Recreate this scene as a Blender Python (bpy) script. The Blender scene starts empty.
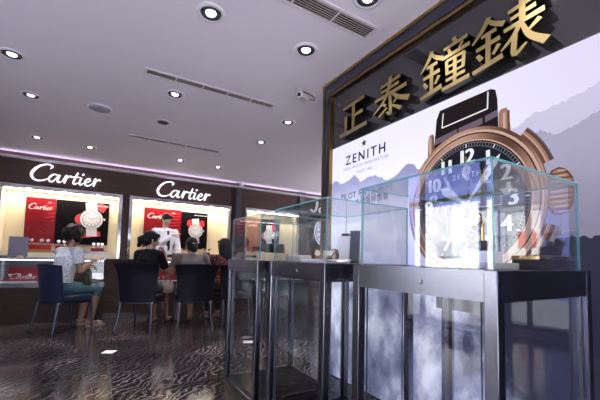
import bpy, bmesh, math, random
from mathutils import Vector, Matrix, Euler
PI = math.pi
S = bpy.context.scene
C = S.collection
random.seed(7)
R = math.radians

# ------------------------------------------------------------------ materials
def _nt(name):
    m = bpy.data.materials.new(name); m.use_nodes = True
    nt = m.node_tree; nt.nodes.clear()
    return m, nt, nt.nodes.new('ShaderNodeOutputMaterial')

def mat(name, col, rough=.5, metal=0., emit=None, es=0., spec=.5, coat=0., bump=0., bscale=60., var=0., vscale=8.):
    m, nt, out = _nt(name)
    b = nt.nodes.new('ShaderNodeBsdfPrincipled')
    b.inputs['Base Color'].default_value = (*col, 1)
    b.inputs['Roughness'].default_value = rough
    b.inputs['Metallic'].default_value = metal
    b.inputs['Specular IOR Level'].default_value = spec
    b.inputs['Coat Weight'].default_value = coat
    b.inputs['Coat Roughness'].default_value = .08
    if emit:
        b.inputs['Emission Color'].default_value = (*emit, 1)
        b.inputs['Emission Strength'].default_value = es
    if var or bump:
        tc = nt.nodes.new('ShaderNodeTexCoord')
        n = nt.nodes.new('ShaderNodeTexNoise'); n.inputs['Scale'].default_value = vscale; n.inputs['Detail'].default_value = 4
        nt.links.new(tc.outputs['Object'], n.inputs['Vector'])
        if var:
            mx = nt.nodes.new('ShaderNodeMix'); mx.data_type = 'RGBA'
            mx.inputs[6].default_value = (*[c*(1-var) for c in col], 1)
            mx.inputs[7].default_value = (*[min(1, c*(1+var)) for c in col], 1)
            nt.links.new(n.outputs[0], mx.inputs[0]); nt.links.new(mx.outputs[2], b.inputs['Base Color'])
        if bump:
            n2 = nt.nodes.new('ShaderNodeTexNoise'); n2.inputs['Scale'].default_value = bscale
            nt.links.new(tc.outputs['Object'], n2.inputs['Vector'])
            bp = nt.nodes.new('ShaderNodeBump'); bp.inputs['Strength'].default_value = bump; bp.inputs['Distance'].default_value = .004
            nt.links.new(n2.outputs[0], bp.inputs['Height']); nt.links.new(bp.outputs[0], b.inputs['Normal'])
    nt.links.new(b.outputs[0], out.inputs[0])
    return m

def emis(name, col, s=1.):
    m, nt, out = _nt(name)
    e = nt.nodes.new('ShaderNodeEmission'); e.inputs[0].default_value = (*col, 1); e.inputs[1].default_value = s
    nt.links.new(e.outputs[0], out.inputs[0]); return m

def node(nt, t, **k):
    n = nt.nodes.new(t)
    for a, v in k.items(): setattr(n, a, v)
    return n

def ramp(nt, fac, stops):
    r = nt.nodes.new('ShaderNodeValToRGB'); e = r.color_ramp.elements
    e[0].position, e[0].color = stops[0][0], (*stops[0][1], 1)
    e[1].position, e[1].color = stops[1][0], (*stops[1][1], 1)
    for p, c in stops[2:]:
        x = e.new(p); x.color = (*c, 1)
    nt.links.new(fac, r.inputs[0]); return r.outputs[0]

def maprange(nt, v, a, b, c=0., d=1.):
    n = nt.nodes.new('ShaderNodeMapRange'); n.interpolation_type = 'SMOOTHSTEP'
    nt.links.new(v, n.inputs[0])
    for i, x in enumerate((a, b, c, d)): n.inputs[i+1].default_value = x
    return n.outputs[0]

def math_(nt, op, a, b=None):
    n = nt.nodes.new('ShaderNodeMath'); n.operation = op
    for i, x in enumerate((a, b)):
        if x is None: continue
        if isinstance(x, (int, float)): n.inputs[i].default_value = x
        else: nt.links.new(x, n.inputs[i])
    return n.outputs[0]

def mixc(nt, f, a, b):
    n = nt.nodes.new('ShaderNodeMix'); n.data_type = 'RGBA'
    for i, x in ((0, f), (6, a), (7, b)):
        if isinstance(x, tuple): n.inputs[i].default_value = (*x, 1)
        elif isinstance(x, (int, float)): n.inputs[i].default_value = x
        else: nt.links.new(x, n.inputs[i])
    return n.outputs[2]

def glass(name, tint=(.985, .993, .994), ior=1.5):
    # thin pane: Fresnel mirror over clear transmission, the same from both sides
    m, nt, out = _nt(name)
    g = node(nt, 'ShaderNodeNewGeometry')
    i = nt.nodes.new('ShaderNodeMix'); i.data_type = 'FLOAT'
    i.inputs[2].default_value = ior; i.inputs[3].default_value = 1/ior
    nt.links.new(g.outputs['Backfacing'], i.inputs[0])
    f = node(nt, 'ShaderNodeFresnel'); nt.links.new(i.outputs[0], f.inputs[0])
    t = node(nt, 'ShaderNodeBsdfTransparent'); t.inputs[0].default_value = (*tint, 1)
    gl = node(nt, 'ShaderNodeBsdfGlossy'); gl.inputs['Roughness'].default_value = .0
    mx = node(nt, 'ShaderNodeMixShader')
    nt.links.new(f.outputs[0], mx.inputs[0]); nt.links.new(t.outputs[0], mx.inputs[1]); nt.links.new(gl.outputs[0], mx.inputs[2])
    nt.links.new(mx.outputs[0], out.inputs[0]); return m

def wood_mat(name, c1, c2, rough=.4, sx=1., sy=1., sz=40.):
    m, nt, out = _nt(name)
    b = node(nt, 'ShaderNodeBsdfPrincipled'); b.inputs['Roughness'].default_value = rough; b.inputs['Specular IOR Level'].default_value = .14
    tc = node(nt, 'ShaderNodeTexCoord'); mp = node(nt, 'ShaderNodeMapping'); mp.inputs['Scale'].default_value = (sx, sy, sz)
    n = node(nt, 'ShaderNodeTexNoise'); n.inputs['Scale'].default_value = 2.; n.inputs['Detail'].default_value = 5
    nt.links.new(tc.outputs['Object'], mp.inputs[0]); nt.links.new(mp.outputs[0], n.inputs['Vector'])
    nt.links.new(ramp(nt, n.outputs[0], [(.3, c1), (.7, c2)]), b.inputs['Base Color'])
    nt.links.new(b.outputs[0], out.inputs[0]); return m

def marble_floor():
    m, nt, out = _nt('floor_marble')
    b = node(nt, 'ShaderNodeBsdfPrincipled')
    tc = node(nt, 'ShaderNodeTexCoord'); P = tc.outputs['Object']
    n0 = node(nt, 'ShaderNodeTexNoise'); n0.inputs['Scale'].default_value = .9; n0.inputs['Detail'].default_value = 5; n0.inputs['Distortion'].default_value = 1.2
    nt.links.new(P, n0.inputs['Vector'])
    w = node(nt, 'ShaderNodeTexWave'); w.inputs['Scale'].default_value = 5.6; w.inputs['Distortion'].default_value = 17.
    w.inputs['Detail'].default_value = 4.; w.inputs['Detail Scale'].default_value = .8; w.inputs['Detail Roughness'].default_value = .58
    mp = node(nt, 'ShaderNodeMapping'); mp.inputs['Rotation'].default_value = (0, 0, .7); nt.links.new(P, mp.inputs[0])
    nt.links.new(mp.outputs[0], w.inputs['Vector'])
    base = ramp(nt, n0.outputs[0], [(.25, (.007, .006, .006)), (.5, (.018, .015, .0145)), (.75, (.048, .038, .035))])
    vein = ramp(nt, w.outputs[0], [(.3, (0, 0, 0)), (.72, (.040, .034, .034)), (1., (.13, .11, .108))])
    amt = maprange(nt, n0.outputs[0], .34, .66, .15, 1.)
    add = node(nt, 'ShaderNodeMix'); add.data_type = 'RGBA'; add.blend_type = 'ADD'
    nt.links.new(amt, add.inputs[0]); nt.links.new(base, add.inputs[6]); nt.links.new(vein, add.inputs[7])
    # thin tile joints every 1.2 m
    sp = node(nt, 'ShaderNodeSeparateXYZ'); nt.links.new(P, sp.inputs[0])
    def joint(o, off):
        a = math_(nt, 'ADD', o, off); q = math_(nt, 'DIVIDE', a, 1.2); fr = math_(nt, 'FRACT', q)
        return math_(nt, 'LESS_THAN', fr, .0035)
    j = math_(nt, 'MAXIMUM', joint(sp.outputs[0], 10.8 - .15), joint(sp.outputs[1], 10.8 - .4))
    col = mixc(nt, j, add.outputs[2], (.09, .08, .08))
    nt.links.new(col, b.inputs['Base Color'])
    rr = maprange(nt, w.outputs[0], 0., 1., .10, .20); b.inputs['Specular IOR Level'].default_value = .32; nt.links.new(rr, b.inputs['Roughness'])
    bp = node(nt, 'ShaderNodeBump'); bp.inputs['Strength'].default_value = .02; bp.inputs['Distance'].default_value = .002
    nt.links.new(w.outputs[0], bp.inputs['Height']); nt.links.new(bp.outputs[0], b.inputs['Normal'])
    nt.links.new(b.outputs[0], out.inputs[0]); return m

def brushed(name, col, rough=.3):
    m, nt, out = _nt(name)
    b = node(nt, 'ShaderNodeBsdfPrincipled'); b.inputs['Metallic'].default_value = 1
    tc = node(nt, 'ShaderNodeTexCoord'); mp = node(nt, 'ShaderNodeMapping'); mp.inputs['Scale'].default_value = (.5, .5, 300)
    n = node(nt, 'ShaderNodeTexNoise'); n.inputs['Scale'].default_value = 3
    nt.links.new(tc.outputs['Object'], mp.inputs[0]); nt.links.new(mp.outputs[0], n.inputs['Vector'])
    nt.links.new(mixc(nt, n.outputs[0], tuple(c*.93 for c in col), col), b.inputs['Base Color'])
    nt.links.new(maprange(nt, n.outputs[0], .2, .8, rough*.97, rough*1.03), b.inputs['Roughness'])
    nt.links.new(b.outputs[0], out.inputs[0]); return m

def dots_mat(name, base, dot, scale=45., thr=.28, rough=.8):
    m, nt, out = _nt(name)
    b = node(nt, 'ShaderNodeBsdfPrincipled'); b.inputs['Roughness'].default_value = rough
    tc = node(nt, 'ShaderNodeTexCoord'); v = node(nt, 'ShaderNodeTexVoronoi'); v.inputs['Scale'].default_value = scale
    nt.links.new(tc.outputs['Object'], v.inputs['Vector'])
    f = math_(nt, 'LESS_THAN', v.outputs['Distance'], thr)
    nt.links.new(mixc(nt, f, base, dot), b.inputs['Base Color'])
    nt.links.new(b.outputs[0], out.inputs[0]); return m

M = {}
def edge_mat():
    m, nt, out = _nt('glass_edge_teal')
    b = node(nt, 'ShaderNodeBsdfPrincipled'); b.inputs['Base Color'].default_value = (.17, .42, .47, 1); b.inputs['Roughness'].default_value = .15
    tl = node(nt, 'ShaderNodeBsdfTranslucent'); tl.inputs[0].default_value = (.22, .52, .58, 1)
    t = node(nt, 'ShaderNodeBsdfTransparent'); t.inputs[0].default_value = (.4, .75, .80, 1)
    a = node(nt, 'ShaderNodeMixShader'); a.inputs[0].default_value = .5; nt.links.new(b.outputs[0], a.inputs[1]); nt.links.new(tl.outputs[0], a.inputs[2])
    c = node(nt, 'ShaderNodeMixShader'); c.inputs[0].default_value = .3; nt.links.new(a.outputs[0], c.inputs[1]); nt.links.new(t.outputs[0], c.inputs[2])
    nt.links.new(c.outputs[0], out.inputs[0]); return m
M['floor'] = marble_floor()
M['ceiling'] = mat('ceiling_paint', (.82, .775, .85), .75, var=.015, vscale=1.5)
M['paint'] = mat('wall_paint', (.30, .28, .30), .7, var=.05)
M['wood'] = wood_mat('dark_wenge_panel', (.050, .030, .029), (.098, .058, .054), .42)
M['woodl'] = wood_mat('brown_counter_panel', (.046, .026, .020), (.080, .045, .034), .42)
M['woodd'] = wood_mat('dark_counter_base', (.030, .018, .016), (.056, .034, .028), .42)
M['oak'] = wood_mat('honey_wood', (.25, .13, .05), (.42, .24, .10), .4)
M['pillar'] = mat('pillar_grey', (.055, .055, .065), .35)
M['steel'] = brushed('brushed_steel', (.17, .17, .20), .24)
M['steelp'] = mat('polished_steel', (.78, .77, .80), .12, 1)
M['darksteel'] = brushed('dark_brushed_steel', (.12, .115, .13), .27)
M['cream'] = mat('cream_panel', (.82, .72, .50), .5, var=.03, vscale=3)
M['creamw'] = mat('pale_cream_panel', (.86, .78, .64), .5)
M['white'] = mat('white_lacquer', (.82, .82, .82), .35)
M['whitecard'] = mat('white_card', (.82, .81, .80), .6)
M['black'] = mat('black_satin', (.012, .012, .014), .35)
M['blackmatte'] = mat('matte_black_board', (.008, .008, .010), .8, spec=.08)
M['blackgloss'] = mat('black_glass_fascia', (.020, .019, .021), .05, spec=.7)
M['bronze'] = mat('bronze_trim', (.30, .19, .075), .28, 1)
M['navy'] = mat('navy_lacquer', (.014, .014, .026), .2)
M['gold'] = mat('gold_letter_face', (.31, .24, .105), .36, 1)
M['goldside'] = mat('dark_letter_side', (.022, .019, .014), .10, .6)
M['led'] = emis('sign_led_white', (.93, .90, 1.), 1.9)
M['lamp'] = emis('lamp_lens', (1., .93, .97), 7.)
M['lampblue'] = emis('lamp_lens_cool', (.62, .60, 1.), 6.)
M['lampoff'] = mat('unlit_lamp_lens', (.10, .10, .12), .15)
M['p_lit'] = emis('lit_dial_print', (.70, .68, .86), 1.7)
M['strip'] = emis('warm_light_diffuser', (1., .88, .68), 24.)
M['lampring'] = mat('white_lamp_ring', (.82, .80, .86), .35)
M['louvre'] = mat('dark_louvre', (.05, .05, .06), .4)
M['lamphouse'] = mat('lamp_reflector', (.45, .44, .47), .2, .8)
M['grille'] = mat('speaker_grille', (.33, .33, .44), .6, bump=.3, bscale=600)
M['ventslot'] = mat('vent_dark_void', (.03, .03, .028), .7)
M['ventslat'] = mat('vent_slat', (.50, .47, .43), .45)
M['ventframe'] = mat('vent_frame_paint', (.72, .68, .72), .5)
M['camgrey'] = mat('camera_housing', (.58, .56, .58), .4)
M['cambeige'] = mat('camera_side', (.50, .44, .40), .4)
M['glass'] = glass('case_glass', ior=1.7)
M['glass_low'] = glass('pedestal_glass', ior=1.5); M['edge_low'] = mat('dark_glass_edge', (.05, .08, .10), .2)
M['shopglass'] = glass('shop_window_glass', (.96, .97, .98))
M['edge'] = edge_mat()
M['blueleather'] = mat('blue_leather', (.009, .017, .042), .34, spec=.3, bump=.1, bscale=220)
M['bluelacquer'] = mat('blue_black_lacquer', (.018, .024, .045), .2, spec=.7)
M['blackleather'] = mat('black_leather', (.006, .0055, .009), .42, spec=.18, bump=.12, bscale=220)
M['blacklacquer'] = mat('black_lacquer', (.016, .015, .018), .16, spec=.8)
M['skin'] = mat('skin', (.40, .225, .155), .5)
M['skind'] = mat('tanned_skin', (.29, .155, .105), .5)
M['skinlit'] = mat('lit_skin', (.56, .36, .28), .5)  # salesman's skin, lightened to carry the bright light on his face
M['hair'] = mat('black_hair', (.004, .0035, .0035), .5, bump=.4, bscale=130, spec=.25)
M['eyew'] = mat('eye_white', (.7, .68, .66), .2)
M['iris'] = mat('dark_iris', (.012, .008, .006), .1)
M['lip'] = mat('lips', (.35, .12, .10), .45)
M['shirt'] = mat('white_shirt', (.78, .78, .82), .7, bump=.15, bscale=40)
M['tie'] = mat('black_tie', (.012, .012, .015), .5)
M['trousers'] = mat('black_trousers', (.014, .014, .017), .7)
M['blouse'] = dots_mat('white_teal_blouse', (.66, .66, .67), (.13, .23, .22), 64., .36)
M['teal'] = mat('teal_trousers', (.045, .115, .14), .7, bump=.25, bscale=30, var=.15, vscale=12)
M['blacktop'] = mat('black_top', (.006, .0055, .007), .8, spec=.2)
M['taupe'] = mat('taupe_top', (.125, .10, .09), .75, var=.1)
M['redblack'] = dots_mat('red_black_knit', (.012, .008, .008), (.34, .045, .03), 30., .42)
M['greyskirt'] = mat('dark_grey_skirt', (.05, .05, .06), .75)
M['shoe'] = mat('dark_shoe', (.022, .018, .016), .35)
M['sandal'] = mat('cream_sandal', (.45, .38, .30), .45)
M['bagdark'] = mat('dark_olive_bag', (.040, .030, .016), .4)
M['bagfloral'] = dots_mat('floral_bag', (.32, .25, .18), (.05, .03, .025), 38., .3, .5)
M['goldclip'] = mat('gold_clip', (.75, .58, .30), .25, 1)
M['silverclip'] = mat('silver_clip', (.75, .75, .78), .25, 1)
M['redbox'] = mat('red_lacquer', (.30, .008, .014), .4, spec=.3)
M['redprint'] = mat('red_poster_print', (.17, .002, .007), .4, spec=.2)
M['redprintl'] = mat('bright_red_print', (.50, .02, .03), .4)
M['blackprint'] = mat('black_poster_print', (.004, .003, .005), .6, spec=.06)
M['silverprint'] = mat('silver_print', (.72, .70, .74), .4)
M['whiteprint'] = mat('white_print', (.85, .85, .86), .5)
M['greyprint'] = mat('grey_print', (.20, .19, .22), .5)
M['pinkprint'] = mat('pink_print', (.72, .42, .42), .5)
M['rosegold'] = mat('rose_gold', (.72, .40, .27), .22, 1)
M['yellowgold'] = mat('yellow_gold', (.72, .50, .20), .2, 1)
M['silver'] = mat('silver_metal', (.75, .75, .78), .2, 1)
M['strap'] = mat('black_watch_strap', (.012, .010, .010), .45)
M['brownstrap'] = mat('brown_watch_strap', (.09, .035, .016), .45)
M['dialw'] = mat('cream_dial', (.80, .77, .68), .35)
M['dialb'] = mat('black_dial', (.012, .012, .016), .2)
M['acryl'] = mat('pale_acrylic', (.60, .58, .56), .15)
M['creamtray'] = mat('cream_leather_tray', (.70, .58, .36), .55)
M['purplegrey'] = mat('grey_violet_panel', (.12, .11, .16), .35)
M['pavement'] = mat('asphalt', (.10, .10, .11), .85); M['bounceground'] = mat('bounce_paving', (.72, .70, .73), .8)
M['facade'] = mat('blue_grey_facade', (.07, .09, .30), .7); M['shutter'] = mat('pale_shutter', (.45, .47, .52), .6)
M['facadew'] = mat('white_facade', (.85, .84, .85), .7)
M['leafgreen'] = mat('shrub_leaf', (.05, .14, .05), .6)
M['redsign'] = mat('street_red_sign', (.55, .05, .06), .5)
M['mullion'] = mat('dark_window_frame', (.03, .03, .035), .3)
M['stone'] = mat('stone_plinth', (.060, .048, .042), .25, var=.3, vscale=20)

# ------------------------------------------------------------------ mesh building
class MB:
    def __init__(s): s.bm = bmesh.new(); s.mi = 0
    def _mark(s, faces):
        for f in faces: f.material_index = s.mi
    def box(s, a, b, bev=0.):
        a, b = Vector(a), Vector(b); bm = s.bm
        lo = Vector(map(min, a, b)); hi = Vector(map(max, a, b))
        v = [bm.verts.new((x, y, z)) for z in (lo.z, hi.z) for y in (lo.y, hi.y) for x in (lo.x, hi.x)]
        fs = [bm.faces.new([v[i] for i in q]) for q in ((0, 2, 3, 1), (4, 5, 7, 6), (0, 1, 5, 4), (2, 6, 7, 3), (0, 4, 6, 2), (1, 3, 7, 5))]
        s._mark(fs)
        if bev:
            es = list({e for f in fs for e in f.edges})
            r = bmesh.ops.bevel(bm, geom=es, offset=bev, segments=2, affect='EDGES', profile=.5)
            s._mark(r['faces'])
        return s
    def rbox(s, c, size, mx, bev=0.):
        k = len(s.bm.verts); h = Vector(size)/2
        n0 = set(s.bm.verts); s.box(-h, h, bev)
        T = Matrix.Translation(c) @ mx.to_4x4()
        for v in s.bm.verts:
            if v not in n0: v.co = T @ v.co
        return s
    def rings(s, rings, cap=True, closed=True):
        bm = s.bm; L = [[bm.verts.new(p) for p in r] for r in rings]; n = len(L[0]); fs = []
        for i in range(len(L)-1):
            for j in range(n if closed else n-1):
                fs.append(bm.faces.new((L[i][j], L[i][(j+1) % n], L[i+1][(j+1) % n], L[i+1][j])))
        if cap:
            fs.append(bm.faces.new(L[0][::-1])); fs.append(bm.faces.new(L[-1]))
        s._mark(fs); return s
    def lathe(s, prof, c=(0, 0, 0), axis='Z', seg=28, cap=True):
        c = Vector(c); rs = []
        for r, h in prof:
            ring = []
            for k in range(seg):
                a = 2*PI*k/seg; x, y = r*math.cos(a), r*math.sin(a)
                p = {'Z': (x, y, h), 'X': (h, x, y), 'Y': (y, h, x)}[axis]
                ring.append(c+Vector(p))
            rs.append(ring)
        return s.rings(rs, cap)
    def tube(s, pts, rad, seg=10, ecc=1.):
        pts = [Vector(p) for p in pts]; n = len(pts)
        if not hasattr(rad, '__len__'): rad = [rad]*n
        rs = []; up = None
        for i, p in enumerate(pts):
            t = (pts[min(i+1, n-1)]-pts[max(i-1, 0)]).normalized()
            if up is None:
                up = Vector((0, 0, 1)) if abs(t.z) < .9 else Vector((0, 1, 0))
            u = t.cross(up).normalized(); w = u.cross(t).normalized(); up = w
            rs.append([p+u*rad[i]*math.cos(2*PI*k/seg)+w*rad[i]*ecc*math.sin(2*PI*k/seg) for k in range(seg)])
        return s.rings(rs)
    def sph(s, c, r, seg=14, rot=None):
        if not hasattr(r, '__len__'): r = (r, r, r)
        T = Matrix.Translation(c) @ (rot.to_4x4() if rot else Matrix()) @ Matrix.Diagonal((*r, 1))
        n0 = set(s.bm.faces)
        bmesh.ops.create_uvsphere(s.bm, u_segments=seg, v_segments=max(6, seg//2+1), radius=1, matrix=T)
        s._mark([f for f in s.bm.faces if f not in n0]); return s
    def cone(s, a, b, ra, rb, seg=14):            # capsule-like limb piece
        s.tube([a, b], [ra, rb], seg); s.sph(a, ra, seg); s.sph(b, rb, seg); return s
    def poly(s, pts, ext=None):
        bm = s.bm; v = [bm.verts.new(p) for p in pts]
        f = bm.faces.new(v); fs = [f]
        if ext is not None:
            e = Vector(ext); w = [bm.verts.new(Vector(p)+e) for p in pts]
            fs.append(bm.faces.new(w[::-1])); n = len(v)
            for i in range(n): fs.append(bm.faces.new((v[(i+1) % n], v[i], w[i], w[(i+1) % n])))
        s._mark(fs); return s
    def build(s, name, mats, parent=None, world=False, smooth=False, remesh=None, sm=3, recalc=True):
        bm = s.bm
        if world and parent is not None:
            for v in bm.verts: v.co -= parent.location
        big = [f for f in bm.faces if len(f.verts) > 4]
        if big: bmesh.ops.triangulate(bm, faces=big)
        if recalc: bmesh.ops.recalc_face_normals(bm, faces=bm.faces)
        me = bpy.data.meshes.new(name); bm.to_mesh(me); bm.free()
        if not isinstance(mats, (list, tuple)): mats = [mats]
        for m in mats: me.materials.append(M[m] if isinstance(m, str) else m)
        o = bpy.data.objects.new(name, me); C.objects.link(o)
        if remesh:
            r = o.modifiers.new('r', 'REMESH'); r.mode = 'VOXEL'; r.voxel_size = remesh; r.use_smooth_shade = True
            if sm:
                q = o.modifiers.new('s', 'SMOOTH'); q.factor = .5; q.iterations = sm
            bpy.context.view_layer.update()
            dg = bpy.context.evaluated_depsgraph_get()
            nm = bpy.data.meshes.new_from_object(o.evaluated_get(dg))
            o.modifiers.clear(); o.data = nm; bpy.data.meshes.remove(me); me = nm; me.name = name
            if not len(me.materials):
                for m in mats: me.materials.append(M[m] if isinstance(m, str) else m)
        if smooth or remesh:
            for p in me.polygons: p.use_smooth = True
        if smooth == 'auto':
            try: me.set_sharp_from_angle(angle=R(35))
            except Exception: pass
        if parent is not None: o.parent = parent
        return o

def thing(name, label, cat, loc=(0, 0, 0), rotz=0., group=None):
    o = bpy.data.objects.new(name, None); C.objects.link(o); o.empty_display_size = .1
    o.location = loc; o.rotation_euler = (0, 0, rotz); o['label'] = label; o['category'] = cat
    if group: o['group'] = group
    return o
def tag(o, label, cat, group=None, kind=None):
    o['label'] = label; o['category'] = cat
    if group: o['group'] = group
    if kind: o['kind'] = kind
    return o
def struct(name, mb, mats, smooth=False):
    o = mb.build(name, mats, smooth=smooth); o['kind'] = 'structure'; return o
def dup(root, loc, rotz, label, group=None):
    r = root.copy(); C.objects.link(r); r.location = loc; r.rotation_euler = (0, 0, rotz); r['label'] = label
    if group: r['group'] = group
    for ch in list(root.children):
        c = ch.copy(); C.objects.link(c); c.parent = r
        for g in ch.children:
            d = g.copy(); C.objects.link(d); d.parent = c
    return r

def catmull(pts, n=6):
    P = [Vector(p) for p in pts]
    if len(P) < 3: return [P[0].lerp(P[-1], i/n) for i in range(n+1)]
    P = [2*P[0]-P[1]]+P+[2*P[-1]-P[-2]]; out = []
    for i in range(1, len(P)-2):
        a, b, c, d = P[i-1:i+3]
        for k in range(n):
            t = k/n
            out.append(.5*((2*b)+(c-a)*t+(2*a-5*b+4*c-d)*t*t+(3*b-3*c+d-a)*t**3))
    out.append(P[-2]); return out

def stroke_outline(pts, n=6):
    """pts: (u, v, width) -> closed outline of a pen stroke"""
    c = catmull([(p[0], p[1], p[2]) for p in pts], n); Lf, Rt = [], []
    for i, p in enumerate(c):
        d = c[min(i+1, len(c)-1)]-c[max(i-1, 0)]; q = Vector((-d.y, d.x)).normalized() if (d.x or d.y) else Vector((0, 1))
        w = max(p.z, .004)/2
        Lf.append((p.x+q.x*w, p.y+q.y*w)); Rt.append((p.x-q.x*w, p.y-q.y*w))
    return Lf, Rt
def add_stroke(mb, pts, fmap, depth, n=6, fmat=None, smat=None):
    """extruded stroke; fmap(u, v, d) -> world, d = distance in front of the wall"""
    Lf, Rt = stroke_outline(pts, n); bm = mb.bm
    A = [[bm.verts.new(fmap(*p, depth)) for p in s] for s in (Lf, Rt)]
    B = [[bm.verts.new(fmap(*p, 0)) for p in s] for s in (Lf, Rt)]
    k = len(Lf); front, side = [], []
    for i in range(k-1):
        front.append(bm.faces.new((A[0][i], A[0][i+1], A[1][i+1], A[1][i])))
        for T, Bt in zip(A, B): side.append(bm.faces.new((T[i], T[i+1], Bt[i+1], Bt[i])))
        side.append(bm.faces.new((B[0][i], B[0][i+1], B[1][i+1], B[1][i])))
    for i in (0, k-1): side.append(bm.faces.new((A[0][i], A[1][i], B[1][i], B[0][i])))
    for f in front: f.material_index = fmat if fmat is not None else mb.mi
    for f in side: f.material_index = smat if smat is not None else mb.mi

def text_faces(mb, s, size, fmap, layer, align='CENTER', space=1., shear=0.):
    cu = bpy.data.curves.new('t', 'FONT'); cu.body = s; cu.size = size; cu.align_x = align; cu.align_y = 'CENTER'
    cu.space_character = space; cu.shear = shear; cu.resolution_u = 3
    o = bpy.data.objects.new('t', cu); C.objects.link(o); bpy.context.view_layer.update()
    me = bpy.data.meshes.new_from_object(o.evaluated_get(bpy.context.evaluated_depsgraph_get()))
    vs = [mb.bm.verts.new(fmap(v.co.x, v.co.y, layer)) for v in me.vertices]
    for p in me.polygons:
        try: mb.bm.faces.new([vs[i] for i in p.vertices]).material_index = mb.mi
        except ValueError: pass
    bpy.data.objects.remove(o); bpy.data.curves.remove(cu); bpy.data.meshes.remove(me)

# ------------------------------------------------------------------ the room
ZC, YW, XZ, YZ = 2.62, 7.0, 1.79, 2.535
struct('floor', MB().box((-2.35, -1.75, -.08), (6.3, 7.9, 0)), 'floor')
struct('ceiling', MB().box((-2.35, -1.75, ZC), (6.3, 7.9, ZC+.08)), 'ceiling')
# left wall: shop windows the glass cases mirror, and another added for daylight
WL = -2.2
W1 = (1.86, 3.66, .10, 2.35); W2 = (.95, 1.62, .86, 1.50); W3 = (-1.35, .72, .10, 2.35)
w = MB()
w.box((WL-.15, -1.75, 0), (WL, W3[0], ZC)); w.box((WL-.15, W3[1], 0), (WL, W2[0], ZC)); w.box((WL-.15, W3[0], 0), (WL, W3[1], W3[2])); w.box((WL-.15, W3[0], W3[3]), (WL, W3[1], ZC)); w.box((WL-.15, W2[1], 0), (WL, W1[0], ZC)); w.box((WL-.15, W1[1], 0), (WL, 7.9, ZC))
w.box((WL-.15, W2[0], 0), (WL, W2[1], W2[2])); w.box((WL-.15, W2[0], W2[3]), (WL, W2[1], ZC))
w.box((WL-.15, W1[0], 0), (WL, W1[1], W1[2])); w.box((WL-.15, W1[0], W1[3]), (WL, W1[1], ZC))
struct('wall_left', w, 'paint')
def window(name, W, ys, zs, fw=.045):
    f = MB()
    y0, y1, z0, z1 = W
    for y in [y0+fw/2, y1-fw/2]+ys: f.box((WL-.11, y-fw/2, z0), (WL-.04, y+fw/2, z1))
    for z in [z0+fw/2, z1-fw/2]+zs: f.box((WL-.115, y0, z-fw/2), (WL-.035, y1, z+fw/2))
    o = struct(name, f, 'mullion')
    MB().box((WL-.078, y0, z0), (WL-.072, y1, z1)).build('glass_pane', 'shopglass', o)
window('window_1', W1, [2.40, 3.32], [1.86])
window('window_2', W2, [1.17, 1.40], [1.19], .05); window('added_window_3', W3, [-.32], [1.86])  # last window here is added, to let more daylight in from the left
W4 = (-1.2, 1.6, .05, 1.75)  # unseen window behind the camera, added to brighten the near ceiling
w = MB(); w.box((-2.35, -1.75, 0), (W4[0], -1.6, ZC)); w.box((W4[1], -1.75, 0), (XZ+.034, -1.6, ZC)); w.box((W4[0], -1.75, W4[3]), (W4[1], -1.6, ZC)); w.box((W4[0], -1.75, 0), (W4[1], -1.6, W4[2]))
struct('wall_front', w, 'paint')
f = MB()
for x in (W4[0]+.03, .8, W4[1]-.03): f.box((x-.03, -1.71, W4[2]), (x+.03, -1.63, W4[3]))
for z in (W4[2]+.03, W4[3]-.03): f.box((W4[0], -1.715, z-.03), (W4[1], -1.625, z+.03))
o = struct('added_window_4', f, 'mullion'); MB().box((W4[0], -1.673, W4[2]), (W4[1], -1.667, W4[3])).build('glass_pane', 'shopglass', o)
W5 = (3.2, 6.4, .9, 2.35)  # unseen window past the partition, added to brighten the far ceiling
w = MB(); w.box((6.15, 2.6, 0), (6.3, W5[0], ZC)); w.box((6.15, W5[1], 0), (6.3, 7.9, ZC)); w.box((6.15, W5[0], 0), (6.3, W5[1], W5[2])); w.box((6.15, W5[0], W5[3]), (6.3, W5[1], ZC))
struct('wall_right_back', w, 'wood')
f = MB()
for y in (W5[0]+.03, 4.3, 5.35, W5[1]-.03): f.box((6.19, y-.03, W5[2]), (6.26, y+.03, W5[3]))
for z in (W5[2]+.03, W5[3]-.03): f.box((6.185, W5[0], z-.03), (6.265, W5[1], z+.03))
o = struct('added_window_5', f, 'mullion'); MB().box((6.222, W5[0], W5[2]), (6.228, W5[1], W5[3])).build('glass_pane', 'shopglass', o)
struct('wall_passage', MB().box((XZ+.22, 2.42, 0), (6.3, 2.57, ZC)), 'paint')
struct('wall_right', MB().box((XZ+.035, -1.75, 0), (XZ+.22, YZ-.02, ZC)), 'black')

# back wall: wood front with three lit niches
N = [(-1.345, .325), (.535, 2.41), (2.83, 4.14)]
NZ0, NZ1, ND = .84, 2.055, .34
bw = MB()
xs = [-2.35]+[v for n in N for v in n]+[6.3]
for i in range(0, len(xs), 2): bw.box((xs[i], YW, 0), (xs[i+1], YW+.42, ZC))
for a, b in N:
    bw.box((a, YW, NZ1), (b, YW+.42, ZC)); bw.box((a, YW, 0), (b, YW+.42, NZ0)); bw.box((a, YW+ND, NZ0), (b, YW+.42, NZ1))
struct('wall_back', bw, 'wood')
# slim panel joints in the fascia
j = MB()
for x in (-2.1, .33, .50, 2.45): j.box((x, YW-.004, 2.06), (x+.008, YW, ZC))
struct('trim_1', j, 'black')
p = MB()
for x0, x1 in ((2.545, 2.68), (4.16, 4.31)): p.box((x0, YW-.05, 0), (x1, YW, ZC))
struct('trim_2', p, 'pillar')
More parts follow.
